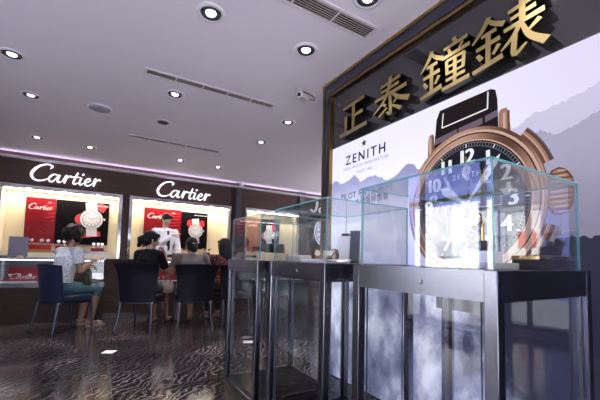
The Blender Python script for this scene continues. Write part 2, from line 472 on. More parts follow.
# shallow cove ledge at the top of the fascia with a hidden light strip
struct('trim_3', MB().box((-2.2, YW-.115, ZC-.105), (6.15, YW, ZC-.080)), 'ceiling')
M['cove'] = emis('cove_light', (.86, .74, 1.), 5.)
struct('trim_5', MB().box((-2.1, YW-.06, ZC-.0795), (6.0, YW-.02, ZC-.070)), 'cove')

def niche(i, a, b, label):
    t = thing('display_niche', label, 'display niche', ((a+b)/2, YW, NZ0))
    s = .045; f = MB(); e = .03
    f.box((a-s, YW-e, NZ0-s), (a, YW+.01, NZ1+s)); f.box((b, YW-e, NZ0-s), (b+s, YW+.01, NZ1+s))
    f.box((a-s, YW-e-.001, NZ1), (b+s, YW+.01, NZ1+s)); f.box((a-s, YW-e-.001, NZ0-s), (b+s, YW+.01, NZ0))
    f.build('steel_frame', 'steelp', t, True)
    MB().box((a, YW+ND-.012, NZ0), (b, YW+ND-.002, NZ1)).build('back_panel', 'cream', t, True)
    MB().box((a+.002, YW+.02, NZ0), (a+.01, YW+ND-.013, NZ1)).build('side_panel', 'creamw', t, True)
    MB().box((b-.01, YW+.02, NZ0), (b-.002, YW+ND-.013, NZ1)).build('side_panel', 'creamw', t, True)
    MB().box((a+.011, YW+.02, NZ1-.012), (b-.011, YW+ND-.013, NZ1-.002)).build('soffit_panel', 'creamw', t, True)
    MB().box((a+.011, YW+.03, NZ0), (b-.011, YW+ND-.013, NZ0+.16)).build('ledge', 'creamw', t, True)
    MB().box((a+.03, YW+.05, NZ1-.018), (b-.03, YW+.20, NZ1-.0125)).build('light_diffuser', 'strip', t, True)
    # small round spotlights under the frame head
    n = 3
    for k in range(n):
        x = a+(b-a)*(k+.7)/(n+.4)
        MB().lathe([(.022, 0), (.022, .012)], (x, YW-.015, NZ1-.012)).build('spotlight', 'lamp', t, True)
    return t
niche(0, *N[0], 'cream lit wall niche in steel frame, behind the seated woman in patterned blouse')
niche(1, *N[1], 'cream lit wall niche in steel frame, behind the standing salesman')
niche(2, *N[2], 'cream lit wall niche seen through the glass of the farthest case')

# ------------------------------------------------------------------ script lettering
CART = [
 ('C', [[(2.75, 2.02, .10), (2.98, 2.42, .34), (2.72, 2.62, .26), (2.25, 2.66, .22), (1.5, 2.35, .34), (.82, 1.65, .48), (.5, .9, .5), (.72, .25, .42), (1.3, 0., .30), (1.95, .12, .2), (2.45, .42, .12)]]),
 ('a', [[(3.72, 1.16, .16), (3.3, 1.24, .22), (2.85, .92, .32), (2.62, .4, .34), (2.82, .04, .26), (3.2, .18, .2), (3.75, 1.0, .16)], [(3.95, 1.22, .36), (3.72, .42, .36), (3.8, .05, .28), (4.2, .22, .12), (4.45, .5, .10)]]),
 ('r', [[(4.4, .5, .10), (4.75, 1.24, .2), (4.88, 1.1, .34), (4.55, .02, .34)], [(4.66, .45, .14), (5.0, 1.02, .2), (5.35, 1.22, .32), (5.55, 1.06, .3)]]),
 ('t', [[(6.3, 1.95, .26), (5.98, 1.1, .34), (5.75, .32, .34), (5.9, .03, .28), (6.35, .3, .12)], [(5.5, 1.12, .12), (6.0, 1.2, .2), (6.65, 1.22, .14)]]),
 ('i', [[(6.78, 1.18, .34), (6.55, .38, .34), (6.66, .04, .26), (7.1, .32, .12)], [(6.88, 1.66, .34), (7.0, 1.76, .36), (7.1, 1.86, .28)]]),
 ('e', [[(7.15, .42, .12), (7.6, .58, .16), (8.0, .92, .2), (7.85, 1.2, .22), (7.5, 1.0, .28), (7.25, .5, .34), (7.4, .06, .3), (7.85, .06, .2), (8.3, .42, .12)]]),
 ('r', [[(8.3, .45, .1), (8.6, 1.22, .2), (8.76, 1.1, .34), (8.45, .02, .34)], [(8.56, .45, .14), (8.9, 1.0, .2), (9.2, 1.2, .32), (9.42, 1.06, .34)]]),
]
def script_word(parent, fmap, scale, depth, m, one=None):
    allmb = MB() if one else None
    for ch, strokes in CART:
        mb = allmb or MB()
        for k, st in enumerate(strokes):
            add_stroke(mb, [(u*scale, v*scale, w_*scale*.64) for u, v, w_ in st], fmap, depth*(1+.04*k), 5)
        if not one: mb.build('letter', m, parent, True)
    if one: return allmb.build(one, m, parent, True)
def cartier_sign(x0, z0, width, label, slope):
    t = thing('illuminated_sign', label, 'shop sign', (x0+width/2, YW, z0))
    k = width/9.2
    script_word(t, lambda u, v, d: (x0+u, YW-.012-d, z0+v*.98), k, .03, 'led')
cartier_sign(-1.03, 2.19, 1.01, 'white glowing script sign above the left niche', 0)
cartier_sign(.905, 2.155, 1.05, 'white glowing script sign above the niche behind the salesman', 0)
# partly hidden third sign beside the framed partition
t = thing('illuminated_sign', 'small white script sign on dark wood, half hidden by the bronze frame', 'shop sign', (4.9, YW, 2.2))
for nm, sts in (('letter', [[(.14, .24, .03), (.12, .10, .035), (.05, .0, .03), (-.03, .05, .028)]]), ('letter', [[(.30, .12, .02), (.22, .1, .03), (.2, .03, .03), (.27, .02, .025), (.31, .13, .03), (.33, .02, .03)]])):
    mb = MB()
    for st in sts: add_stroke(mb, [(a_, b_, c_*1.35) for a_, b_, c_ in st], lambda u, v, d: (4.53+u*1.15, YW-.012-d, 2.17+v*1.1), .03)
    mb.build(nm, 'led', t, True)

# ------------------------------------------------------------------ niche posters
def disc(mb, fmap, cx, cy, r0, r1, layer, a0=0., a1=2*PI, n=48):
    bm = mb.bm
    for k in range(n):
        A, B = a0+(a1-a0)*k/n, a0+(a1-a0)*(k+1)/n
        P = [(r1, A), (r1, B), (r0, B), (r0, A)] if r0 > 0 else [(r1, A), (r1, B), (0, 0)]
        bm.faces.new([bm.verts.new(fmap(cx+r*math.cos(a), cy+r*math.sin(a), layer)) for r, a in P]).material_index = mb.mi
def fpoly(mb, fmap, pts, layer):
    f = mb.bm.faces.new([mb.bm.verts.new(fmap(u, v, layer)) for u, v in pts]); f.material_index = mb.mi
def frect(mb, fmap, cx, cy, w_, h_, layer, rot=0.):
    c, s = math.cos(rot), math.sin(rot)
    fpoly(mb, fmap, [(cx+x*c-y*s, cy+x*s+y*c) for x, y in ((-w_/2, -h_/2), (w_/2, -h_/2), (w_/2, h_/2), (-w_/2, h_/2))], layer)
PY = YW+.27
def red_poster(x0, x1, z0, z1, label):
    t = thing('poster', label, 'poster', ((x0+x1)/2, PY, z0))
    MB().box((x0, PY, z0), (x1, PY+.03, z1)).build('board', 'redprint', t, True)
    k = min(.80*(x1-x0), .36)/9.2
    script_word(t, lambda u, v, d: (x0+.07*(x1-x0)+u, PY-.001-d, z0+(z1-z0)*.74+v), k, .003, 'whiteprint', 'lettering')
    fm = lambda u, v, l: (x0+u*(x1-x0), PY-.001*l, z0+v*(z1-z0))
    for u, v, w_ in ((.8, .86, .3), (.85, .8, .25), (.78, .72, .35), (.86, .64, .24), (.8, .56, .32), (.9, .48, .15)):
        mb = MB(); fpoly(mb, fm, [(u-w_/2, v), (u+w_/2, v+.03), (u+w_/2, v+.05), (u-w_/2, v+.018)], 2); mb.build('ribbon_print', 'redprintl', t, True)
    for q in range(6): mb = MB(); frect(mb, fm, random.uniform(.1, .9), random.uniform(.05, .6), .02, .008, 2); mb.build('star_print', 'silverprint', t, True)
    mb = MB(); frect(mb, fm, .78, .91, .08, .012, 3); mb.build('highlight_print', 'silverprint', t, True)
    return t
def watch_poster(x0, x1, z0, z1, u0, v0, r, label, bows=False):
    t = thing('poster', label, 'poster', ((x0+x1)/2, PY, z0)); fm = lambda u, v, l: (x0+u, PY-.001*l, z0+v)
    MB().box((x0, PY+.002, z0), (x1, PY+.032, z1)).build('board', 'blackprint', t, True)
    if bows:
        for sx in (-1, 1):
            mb = MB(); fpoly(mb, fm, [(u0+sx*a_*r, v0+b_*r) for a_, b_ in ((.25, .85), (.75, 1.55), (1.15, 1.35), (1.2, .75), (.8, .45))], 1); mb.build('red_bow_print', 'redprintl', t, True)
    else:
        mb = MB(); disc(mb, fm, u0-.85*r, v0-.05*r, 0, r*.55, 1, n=24); mb.build('red_ribbon_print', 'redprintl', t, True)
        for q in ((u0+.75*r, v0+1.25*r, r*.9, r*.75, 1, -.5), (u0+.45*r, v0-1.45*r, r*.7, r*.5, 1, .1), (u0-.3*r, v0-1.6*r, r*.6, r*.5, 1, .1)):
            mb = MB(); frect(mb, fm, *q); mb.build('red_box_print', 'redprintl', t, True)
    mb = MB(); mb.mi = 0
    frect(mb, fm, u0-.05*r, v0+1.15*r, r*.95, r*1.0, 2, .12); frect(mb, fm, u0+.05*r, v0-1.2*r, r*.9, r*1.0, 2, .1)
    disc(mb, fm, u0, v0, 0, r, 3); mb.mi = 1; disc(mb, fm, u0, v0, r*.72, r*.80, 4); disc(mb, fm, u0, v0, r*.94, r, 4)
    for k in range(12):
        a = PI/2-k*PI/6; frect(mb, fm, u0+.56*r*math.cos(a), v0+.56*r*math.sin(a), r*.06, r*.24, 4, a-PI/2)
    for a, l in ((2.6, .4), (.45, .55)): frect(mb, fm, u0+l*.5*r*math.cos(a), v0+l*.5*r*math.sin(a), r*l, r*.06, 5, a)
    mb.mi = 2
    for q in range(5): frect(mb, fm, u0-.1*r, v0+(.85+.17*q)*r, r*.9, r*.03, 4, .12)
    disc(mb, fm, u0+1.08*r, v0+.05*r, 0, r*.12, 3, n=16)
    mb.build('watch_print', ['silverprint', 'greyprint', 'pinkprint'], t, True)
    mb = MB(); text_faces(mb, 'HAUTE HORLOGERIE', .028, lambda u, v, l: fm(x1-x0-.15+u, z1-z0-.06+v, l), 2)
    mb.build('lettering', 'whiteprint', t, True)
    return t
red_poster(-1.06, -.64, 1.165, 1.945, 'red poster with white script lettering in the left niche')
watch_poster(-.635, .175, 1.16, 1.945, .535, .47, .185, 'black poster with silver watch above the head of the woman in patterned blouse')
red_poster(.78, 1.485, 1.15, 1.945, 'red poster with white script lettering behind the salesman')
watch_poster(1.49, 2.035, 1.15, 1.925, .30, .385, .155, 'black poster with silver watch and red ribbons, right of the salesman', bows=True)
red_poster(2.90, 3.24, 1.15, 1.93, 'red poster in the niche seen through the farthest glass case')
watch_poster(3.245, 3.80, 1.15, 1.92, .28, .38, .15, 'black poster with watch in the niche seen through the farthest glass case')
# far-right watch poster cut by the partition frame
t = thing('wall_poster', 'dark wall panel with large white watch dial, half hidden by the partition frame', 'poster', (5.0, YW, 1.2))
fm = lambda u, v, l: (4.98+u, YW-.02-.0015*l, 1.68+v)
MB().box((4.5, YW-.018, 1.1), (5.6, YW, 2.08)).build('board', 'blackprint', t, True)
mb = MB(); disc(mb, fm, 0, 0, 0, .37, 1); mb.mi = 1; disc(mb, fm, 0, 0, .30, .325, 2)
for k in range(12):
    a = PI/2-k*PI/6; frect(mb, fm, .235*math.cos(a), .235*math.sin(a), .03, .09, 2, a-PI/2)
for a, l in ((2.2, .18), (.5, .24)): frect(mb, fm, l/2*math.cos(a), l/2*math.sin(a), l, .02, 3, a)
mb.build('watch_print', ['p_lit', 'greyprint'], t, True)

# ------------------------------------------------------------------ partition frame, fascia, letters
fr = MB()
def strip_frame(d0, d1, th):     # left upright, head
    u0_, u1_ = d0*.78, d1*.78; fr.box((XZ-th, YZ-u1_, 0), (XZ+.03, YZ-u0_, ZC-d0)); fr.box((XZ-th, -1.6, ZC-d1), (XZ+.03, YZ-u1_, ZC-d0))
fr.mi = 0; strip_frame(.0, .024, .045); fr.mi = 1; strip_frame(.024, .105, .038); fr.mi = 0; strip_frame(.105, .13, .03)
struct('trim_4', fr, ['bronze', 'navy'])
PTOP = 2.0
t = tag(MB().box((XZ, -1.6, PTOP), (XZ+.03, YZ-.102, ZC-.131)).build('sign_fascia', 'blackgloss'),
        'glossy black fascia carrying gold Chinese characters above the bright poster', 'sign board')
JIN = [[(2.7, 9.8, 1.), (1.7, 8, .9), (.1, 6.2, .35)], [(2.5, 9.2, .6), (3.6, 8, .9), (4.9, 7.1, 1.)], [(1.5, 6.7, .75), (3.8, 6.9, .85)], [(.7, 4.7, .8), (4.3, 5., .95)],
       [(2.6, 6.6, .9), (2.5, 1.2, .9)], [(.9, 3.7, .7), (1.6, 2.5, .9)], [(4.2, 3.9, .8), (3.3, 2.5, .6)], [(.1, .7, .9), (4.7, 1.5, 1.1)]]
HAN = {
 '正': [[(1.4, 8.6, .9), (8.9, 9.2, 1.2)], [(5.2, 9., 1.15), (5.1, 1., 1.1)], [(5.2, 5.0, .9), (8.4, 5.4, 1.2)], [(2.5, 6., 1.2), (2.5, 1., 1.)], [(.3, .6, 1.1), (9.8, 1.1, 1.3)]],
 '泰': [[(2.2, 8.4, .8), (7.7, 8.9, 1.)], [(2.5, 7.0, .8), (7.3, 7.4, .95)], [(.6, 5.5, .9), (9.3, 6., 1.1)], [(5.1, 10., 1.2), (4.6, 7, 1.1), (3., 4.2, .9), (.2, 2.2, .35)],
        [(5.2, 6.2, .6), (7., 4., 1.1), (9.9, 2.4, 1.5)], [(5., 5.2, .95), (5.1, .7, 1.), (4.1, 1.3, .4)], [(2.7, 3.9, .7), (3.9, 3.0, .9)], [(1.9, .9, .9), (4.2, 2.4, .6)], [(7.4, 4.1, .8), (6., 2.9, .5)], [(5.6, 2.5, .5), (8.0, .7, 1.1)]],
 '鐘': JIN+[[(7.1, 10, .8), (7.5, 8.9, .9)], [(5.2, 8.5, .7), (9.7, 8.8, .85)], [(6.1, 8.1, .6), (6.5, 7.1, .7)], [(8.8, 8.2, .7), (8.1, 7.1, .5)], [(4.9, 6.7, .75), (10.1, 7., .9)],
        [(5.8, 5.9, .7), (5.9, 3., .7)], [(5.8, 5.8, .65), (9.2, 5.9, .7)], [(9.1, 5.9, .8), (8.9, 3., .7)], [(5.9, 4.5, .55), (9., 4.5, .55)], [(5.9, 3.2, .6), (9., 3.2, .6)], [(7.45, 5.8, .8), (7.4, .7, .8)], [(5.7, 1.9, .7), (9.3, 2.1, .8)], [(4.9, .4, .8), (10.1, .8, 1.)]],
 '錶': JIN+[[(5.5, 8.4, .75), (9.5, 8.8, .95)], [(5.8, 7., .7), (9.1, 7.3, .85)], [(4.9, 5.5, .8), (10.1, 5.9, 1.)], [(7.4, 10.2, 1.), (7.4, 5.6, .95)], [(7.2, 5.6, .9), (6.2, 3.8, .8), (4.5, 2.2, .35)],
        [(6.4, 3.9, .9), (6.3, .6, .9), (7.9, 1.7, .4)], [(9.6, 4.7, .9), (7.8, 3.3, .4)], [(7.3, 5.4, .6), (8.3, 2.7, 1.), (10.3, .5, 1.4)]],
}
for ch, yl, yr, zb, zt, lab in (('正', 2.335, 1.965, 2.065, 2.355, 'leftmost gold Chinese character on the black fascia'),
                                ('泰', 1.91, 1.545, 2.06, 2.365, 'second gold Chinese character from the left on the fascia'),
                                ('鐘', 1.462, 1.105, 2.05, 2.37, 'third gold Chinese character, above the printed watch strap'),
                                ('錶', 1.10, .725, 2.055, 2.37, 'rightmost gold Chinese character on the fascia')):
    yl, yr, zb, zt = yl*.9655, yr*.9655, 1+(zb-1)*.9655, 1+(zt-1)*.9655
    mb = MB(); k = (yl-yr)/10.2; kz = (zt-zb)/10.2
    for q, st in enumerate(HAN[ch]):
        add_stroke(mb, [(u, v, w_*.86) for u, v, w_ in st], lambda u, v, d: (XZ-d, yl-u*k, zb+v*kz), .062+.0006*q, 5, 0, 1)
    tag(mb.build('sign_character', ['gold', 'goldside']), lab, 'sign letter', 'gold characters on the fascia')

# ------------------------------------------------------------------ big backlit poster
def poster_sky():
    m, nt, out = _nt('backlit_sky_print')
    tc = node(nt, 'ShaderNodeTexCoord'); P = tc.outputs['Object']; sp = node(nt, 'ShaderNodeSeparateXYZ'); nt.links.new(P, sp.inputs[0])
    y, z = sp.outputs[1], sp.outputs[2]                 # object origin sits at the room origin
    sky = ramp(nt, maprange(nt, z, .9, 2.0), [(0., (.50, .50, .80)), (.35, (.86, .86, .97)), (1., (.70, .68, .88))])
    sky = mixc(nt, maprange(nt, y, 1.5, .3), sky, (.60, .56, .74))
    # sea of cloud below
    mp = node(nt, 'ShaderNodeMapping'); mp.inputs['Scale'].default_value = (1, 1.5, 1.1); mp.inputs['Rotation'].default_value = (-.8, 0, 0); nt.links.new(P, mp.inputs[0])
    n = node(nt, 'ShaderNodeTexNoise'); n.inputs['Scale'].default_value = 2.2; n.inputs['Detail'].default_value = 9; n.inputs['Roughness'].default_value = .58
    nt.links.new(mp.outputs[0], n.inputs['Vector'])
    cloud = ramp(nt, n.outputs[0], [(.34, (.045, .05, .11)), (.50, (.22, .23, .37)), (.64, (.64, .65, .82))])
    # the valley on the right is dark
    vn = math_(nt, 'ADD', y, math_(nt, 'MULTIPLY', n.outputs[0], .55))
    vn = math_(nt, 'SUBTRACT', vn, math_(nt, 'MULTIPLY', z, .64))
    dark = maprange(nt, vn, .98, .82)
    cloud = mixc(nt, dark, cloud, mixc(nt, n.outputs[0], (.014, .014, .03), (.035, .034, .06)))
    low = maprange(nt, z, 1.0, .72)
    col = mixc(nt, low, sky, cloud)
    e = node(nt, 'ShaderNodeEmission'); e.inputs[1].default_value = 1.3; nt.links.new(col, e.inputs[0])
    nt.links.new(e.outputs[0], out.inputs[0]); return m
def print_ridge(name, top, bottom, z0, z1):
    m, nt, out = _nt(name)
    tc = node(nt, 'ShaderNodeTexCoord'); sp = node(nt, 'ShaderNodeSeparateXYZ'); nt.links.new(tc.outputs['Object'], sp.inputs[0])
    n = node(nt, 'ShaderNodeTexNoise'); n.inputs['Scale'].default_value = 9; n.inputs['Detail'].default_value = 7; nt.links.new(tc.outputs['Object'], n.inputs['Vector'])
    f = maprange(nt, math_(nt, 'ADD', sp.outputs[2], math_(nt, 'MULTIPLY', math_(nt, 'SUBTRACT', n.outputs[0], .5), .12)), z0, z1)
    e = node(nt, 'ShaderNodeEmission'); e.inputs[1].default_value = 1.3
    nt.links.new(mixc(nt, f, bottom, top), e.inputs[0]); nt.links.new(e.outputs[0], out.inputs[0]); return m
def pem(name, c, s=1.): M[name] = emis(name, c, s)
pem('p_white', (.86, .86, .90)); pem('p_black', (.012, .011, .014)); pem('p_ink', (.03, .03, .05)); pem('p_inklight', (.20, .19, .36)); pem('p_dial', (.016, .017, .028))
pem('p_gold_l', (.62, .41, .33)); pem('p_gold', (.36, .20, .15)); pem('p_gold_d', (.15, .075, .055)); pem('p_gold_dd', (.05, .022, .018)); pem('p_strap', (.020, .014, .016)); pem('p_strapsheen', (.16, .12, .16)); pem('p_grey', (.30, .30, .36))
def rose_conic():
    m, nt, out = _nt('rose_gold_print')
    tc = node(nt, 'ShaderNodeTexCoord'); sp = node(nt, 'ShaderNodeSeparateXYZ'); nt.links.new(tc.outputs['Object'], sp.inputs[0])
    a = math_(nt, 'ARCTAN2', sp.outputs[2], sp.outputs[1])
    s = math_(nt, 'ADD', math_(nt, 'MULTIPLY', math_(nt, 'SINE', math_(nt, 'MULTIPLY', a, 5.)), .22), math_(nt, 'MULTIPLY', math_(nt, 'SINE', math_(nt, 'ADD', math_(nt, 'MULTIPLY', a, 2.), .2)), .32))
    s = math_(nt, 'ADD', s, .52)
    e = node(nt, 'ShaderNodeEmission'); nt.links.new(ramp(nt, s, [(0., (.12, .058, .042)), (.4, (.32, .18, .135)), (.7, (.50, .31, .245)), (1., (.72, .52, .44))]), e.inputs[0])
    nt.links.new(e.outputs[0], out.inputs[0]); return m
M['p_conic'] = rose_conic()

POST = thing('backlit_poster', 'huge backlit poster of mountains and a rose gold watch on the right wall', 'poster', (0, 0, 0))
MB().box((XZ+.004, -1.6, .012), (XZ+.03, YZ-.102, PTOP-.004)).build('panel', poster_sky(), POST)
pm = lambda y, z, l: (XZ+.003-.0006*l, y, z)
def ridge(nm, pts, zbot, m, layer):
    mb = MB(); P = []
    for (ya, za), (yb, zb_) in zip(pts, pts[1:]):
        for k in range(8):
            f = k/8; P.append((ya+(yb-ya)*f, za+(zb_-za)*f+random.uniform(-.007, .007)))
    P.append(pts[-1])
    for a, b in zip(P, P[1:]): fpoly(mb, pm, [a, b, (b[0], zbot), (a[0], zbot)], layer)
    return mb.build(nm, m, POST, recalc=False)
ridge('mountain_print', [(2.48, 1.66), (2.38, 1.70), (2.3, 1.655), (2.2, 1.665), (2.12, 1.70), (2.05, 1.63), (1.96, 1.655), (1.88, 1.645), (1.78, 1.60), (1.7, 1.57)], 1.30, print_ridge('ridge_blue_print', (.30, .31, .54), (.66, .67, .90), 1.38, 1.68), 1)
ridge('mountain_print', [(1.86, 1.56), (1.76, 1.575), (1.66, 1.615), (1.585, 1.668), (1.53, 1.66), (1.48, 1.61), (1.40, 1.60), (1.2, 1.56), (1.0, 1.54)], 1.2, print_ridge('ridge_violet_print', (.27, .26, .46), (.62, .63, .86), 1.28, 1.66), 2)
ridge('mountain_print', [(.93, 1.68), (.86, 1.70), (.78, 1.735), (.70, 1.74), (.62, 1.755), (.5, 1.79), (.3, 1.77), (-.2, 1.80), (-1.6, 1.78)], 1.1, print_ridge('ridge_pale_print', (.50, .47, .63), (.42, .40, .55), 1.3, 1.85), 1)
ridge('mountain_print', [(.92, 1.55), (.84, 1.60), (.76, 1.645), (.70, 1.60), (.62, 1.625), (.54, 1.655), (.45, 1.735), (.2, 1.70), (-.4, 1.74), (-1.6, 1.7)], .9, print_ridge('ridge_mid_print', (.33, .31, .43), (.20, .185, .27), 1.1, 1.6), 2)
ridge('mountain_print', [(.95, 1.04), (.84, 1.12), (.74, 1.105), (.66, 1.13), (.58, 1.12), (.5, 1.14), (.3, 1.15), (-.4, 1.13), (-1.6, 1.15)], .62, print_ridge('ridge_dark_print', (.030, .028, .052), (.022, .020, .04), .7, 1.1), 3)

# the printed watch: one flat part, drawn in rings and shapes
WY, WZ = 1.14, 1.335
WO = bpy.data.objects.new('tmp', None); WO.location = (XZ, WY, WZ)
def watch_print():
    mb = MB(); mats = ['p_conic', 'p_gold_l', 'p_gold', 'p_gold_d', 'p_gold_dd', 'p_dial', 'p_white', 'p_strap', 'p_strapsheen', 'p_grey']
    I = {n: i for i, n in enumerate(mats)}
    f = lambda u, v, l: (.003-.0006*l, -u*.965, v*1.02)          # local to the watch centre, u to the viewer's right
    def use(n): mb.mi = I[n]
    # strap leaving over the top
    use('p_strap'); fpoly(mb, f, [(-.225, .36), (-.205, .545), (-.18, .595), (.15, .60), (.175, .585), (.185, .53), (.19, .33)], 4)
    use('p_strapsheen')
    for a, b in (((-.215, .425), (-.06, .445)), ((-.05, .446), (.10, .46)), ((.115, .462), (.185, .475))):
        fpoly(mb, f, [a, (a[0], a[1]-.035), (b[0], b[1]-.035), b], 5)
    use('p_white')
    fpoly(mb, f, [(-.165, .478), (-.165, .486), (.13, .503), (.13, .495)], 6)
    fpoly(mb, f, [(-.168, .482), (-.16, .482), (-.15, .57), (-.158, .57)], 6); fpoly(mb, f, [(.126, .497), (.134, .497), (.138, .59), (.13, .59)], 6)
    # lugs
    for pts in ([(-.275, .30), (-.268, .44), (-.255, .462), (-.232, .465), (-.222, .45), (-.222, .30)], [(.19, .30), (.19, .45), (.2, .468), (.23, .47), (.243, .45), (.26, .28)]):
        use('p_gold'); fpoly(mb, f, pts, 5)
        x = (pts[0][0]+pts[-1][0])/2; use('p_gold_l'); frect(mb, f, x-.005, .38, .014, .13, 6); use('p_gold_d'); frect(mb, f, x+.018, .38, .012, .14, 6)
    for pts in ([(-.275, -.30), (-.268, -.44), (-.222, -.45), (-.222, -.30)], [(.19, -.30), (.19, -.45), (.243, -.45), (.26, -.28)]):
        use('p_gold_d'); fpoly(mb, f, pts, 5)
    use('p_strap'); fpoly(mb, f, [(-.225, -.33), (-.21, -.6), (.18, -.6), (.19, -.33)], 4)
    # pushers, upper right and lower right, fluted on the outer edge
    for sgn in (1, -1):
        use('p_gold'); P = []
        a0, a1 = R(19)*sgn, R(45)*sgn
        n = 20
        pts = [(.40*math.cos(a0+(a1-a0)*k/n), .40*math.sin(a0+(a1-a0)*k/n)) for k in range(n+1)]
        pts += [(.465*math.cos(a1-(a1-a0)*k/n), .465*math.sin(a1-(a1-a0)*k/n)) for k in range(n+1)]
        fpoly(mb, f, pts, 4)
        use('p_gold_dd')
        for k in range(26):
            a = a0+(a1-a0)*(k+.3)/26; frect(mb, f, .463*math.cos(a), .463*math.sin(a), .018, .0065, 5, a)
        use('p_gold_l'); disc(mb, f, 0, 0, .438, .443, 5, a0, a1, 20)
        use('p_gold_d'); disc(mb, f, 0, 0, .415, .435, 5, a0, a1, 20)
    # crown stem and fluted onion crown
    use('p_gold_d'); fpoly(mb, f, [(.39, -.055), (.44, -.05), (.44, .05), (.39, .055)], 4)
    def crown(s_): return [(cx(x), y) for x, y in crown0(s_)]
    cx = lambda x: .412+(x-.425)*.90
    def crown0(s_): return [(.425, .03*s_), (.43, .075*s_), (.45, .10*s_), (.485, .11*s_), (.52, .095*s_), (.545, .055*s_), (.55, 0)]
    use('p_gold_d'); fpoly(mb, f, crown(1)+crown(-1)[::-1][1:], 6)
    def halfw(y):                                      # crown outline: inner and outer edge at height y
        t_ = min(1., abs(y)/.11); return cx(.427+.05*t_**3), cx(.55-.062*t_**2.2)
    for k in range(9):
        yy = -.092+.184*k/8; hh = .0078; P_, Q_ = [], []
        for q in range(7):
            y_ = yy-hh+2*hh*q/6; a_, b_ = halfw(y_); e_ = .006*abs(q-3)/3
            P_.append((a_+e_, y_)); Q_.append((b_-e_, y_))
        use('p_gold'); fpoly(mb, f, P_+Q_[::-1], 7)
        a_, b_ = halfw(yy); use('p_gold_l'); fpoly(mb, f, [(a_+.02, yy-.002), (a_+.07, yy-.002), (a_+.07, yy+.0025), (a_+.02, yy+.0025)], 8)
    # case rings
    for r0, r1, n in ((.405, .425, 'p_gold_d'), (.392, .407, 'p_gold_l'), (.385, .393, 'p_gold_dd'), (.355, .386, 'p_conic'), (.348, .356, 'p_gold_l'), (.341, .349, 'p_gold_dd')):
        use(n); disc(mb, f, 0, 0, r0, r1, 8, n=96)
    use('p_conic'); disc(mb, f, 0, 0, .408, .421, 9, n=96)
    use('p_dial'); disc(mb, f, 0, 0, 0, .342, 8, n=96)
    use('p_grey'); disc(mb, f, 0, 0, .3385, .3405, 9, n=96); disc(mb, f, 0, 0, .318, .3195, 9, n=96)
    for k in range(120):
        a = 2*PI*k/120; big = k % 10 == 0
        use('p_white' if big else 'p_grey'); frect(mb, f, .329*math.cos(a), .329*math.sin(a), .018, .006 if big else .0022, 9, a)
    # numerals, hands, little windows
    use('p_white')
    for h in range(1, 13):
        a = PI/2-h*PI/6
        g = lambda u, v, l, a=a: f(.262*math.cos(a)+u, .262*math.sin(a)+v, l)
        for dx in (-.006, -.003, 0, .003, .006): text_faces(mb, str(h), .116, lambda u, v, l, g=g, dx=dx: g(u+dx, v, l), 10+dx*50, space=.86)
    text_faces(mb, 'ZENITH', .042, lambda u, v, l: f(u, v+.158, l), 10, space=1.35)
    use('p_grey'); text_faces(mb, 'PILOT', .022, lambda u, v, l: f(u, v+.118, l), 10, space=1.3)
    def outline(x0, x1, y0, y1, w_=.004):
        for q in ((x0, x1, y0, y0+w_), (x0, x1, y1-w_, y1), (x0, x0+w_, y0, y1), (x1-w_, x1, y0, y1)):
            fpoly(mb, f, [(q[0], q[2]), (q[1], q[2]), (q[1], q[3]), (q[0], q[3])], 10)
    outline(-.035, .035, .085, .135); outline(.02, .20, -.03, .035); outline(.06, .11, .055, .085)
    text_faces(mb, '10', .026, lambda u, v, l: f(.05+u, v, l), 10); text_faces(mb, '22', .026, lambda u, v, l: f(.15+u, v, l), 10)
    disc(mb, f, -.13, -.03, .066, .070, 10, n=40)
    use('p_white')
    for a, L, wd in ((R(148), .21, .052), (R(50), .31, .042)):
        c, s_ = math.cos(a), math.sin(a); T = lambda p: (p[0]*c-p[1]*s_, p[0]*s_+p[1]*c)
        fpoly(mb, f, [T(q) for q in ((-.02, -wd*.16), (L*.3, -wd*.18), (L*.55, -wd*.5), (L*.82, -wd*.45), (L, 0), (L*.82, wd*.45), (L*.55, wd*.5), (L*.3, wd*.18), (-.02, wd*.16))], 11)
    use('p_gold_l'); frect(mb, f, 0, .10, .004, .33, 12); disc(mb, f, 0, 0, 0, .016, 12, n=20)
    o = mb.build('watch_print', mats, POST, recalc=False); o.location = (XZ, WY, WZ); return o
watch_print(); bpy.data.objects.remove(WO)
pt = lambda y0, z0: (lambda u, v, l: pm(y0-u, z0+v, l))
mb = MB(); g = pt(2.005, 1.838)
for dx in (-.0025, 0, .0025): text_faces(mb, 'ZENITH', .108, lambda u, v, l, dx=dx: g(u+dx, v+dx*.6, l), 5+dx*100, space=1.34)
c = (2.01, 1.938); st = []
for k in range(10):
    a = PI/2+k*PI/5; r = .034 if k % 2 == 0 else .014; st.append((r*math.cos(a), r*math.sin(a)))
g2 = pt(*c)
for k in range(10): fpoly(mb, g2, [(0, 0), st[k], st[(k+1) % 10]], 5)
mb.build('brand_lettering', 'p_ink', POST, recalc=False)
mb = MB(); text_faces(mb, 'SWISS WATCH MANUFACTURE', .034, pt(2.005, 1.768), 5, space=1.12); text_faces(mb, 'SINCE 1865', .034, pt(2.005, 1.716), 5, space=1.15)
mb.build('small_lettering', 'p_inklight', POST, recalc=False)
mb = MB(); text_faces(mb, 'PILOT 飛行家系列', .074, pt(2.00, 1.532), 6); text_faces(mb, '大錶盤展售會', .062, pt(1.925, 1.470), 6)
mb.build('headline_lettering', 'p_ink', POST, recalc=False)

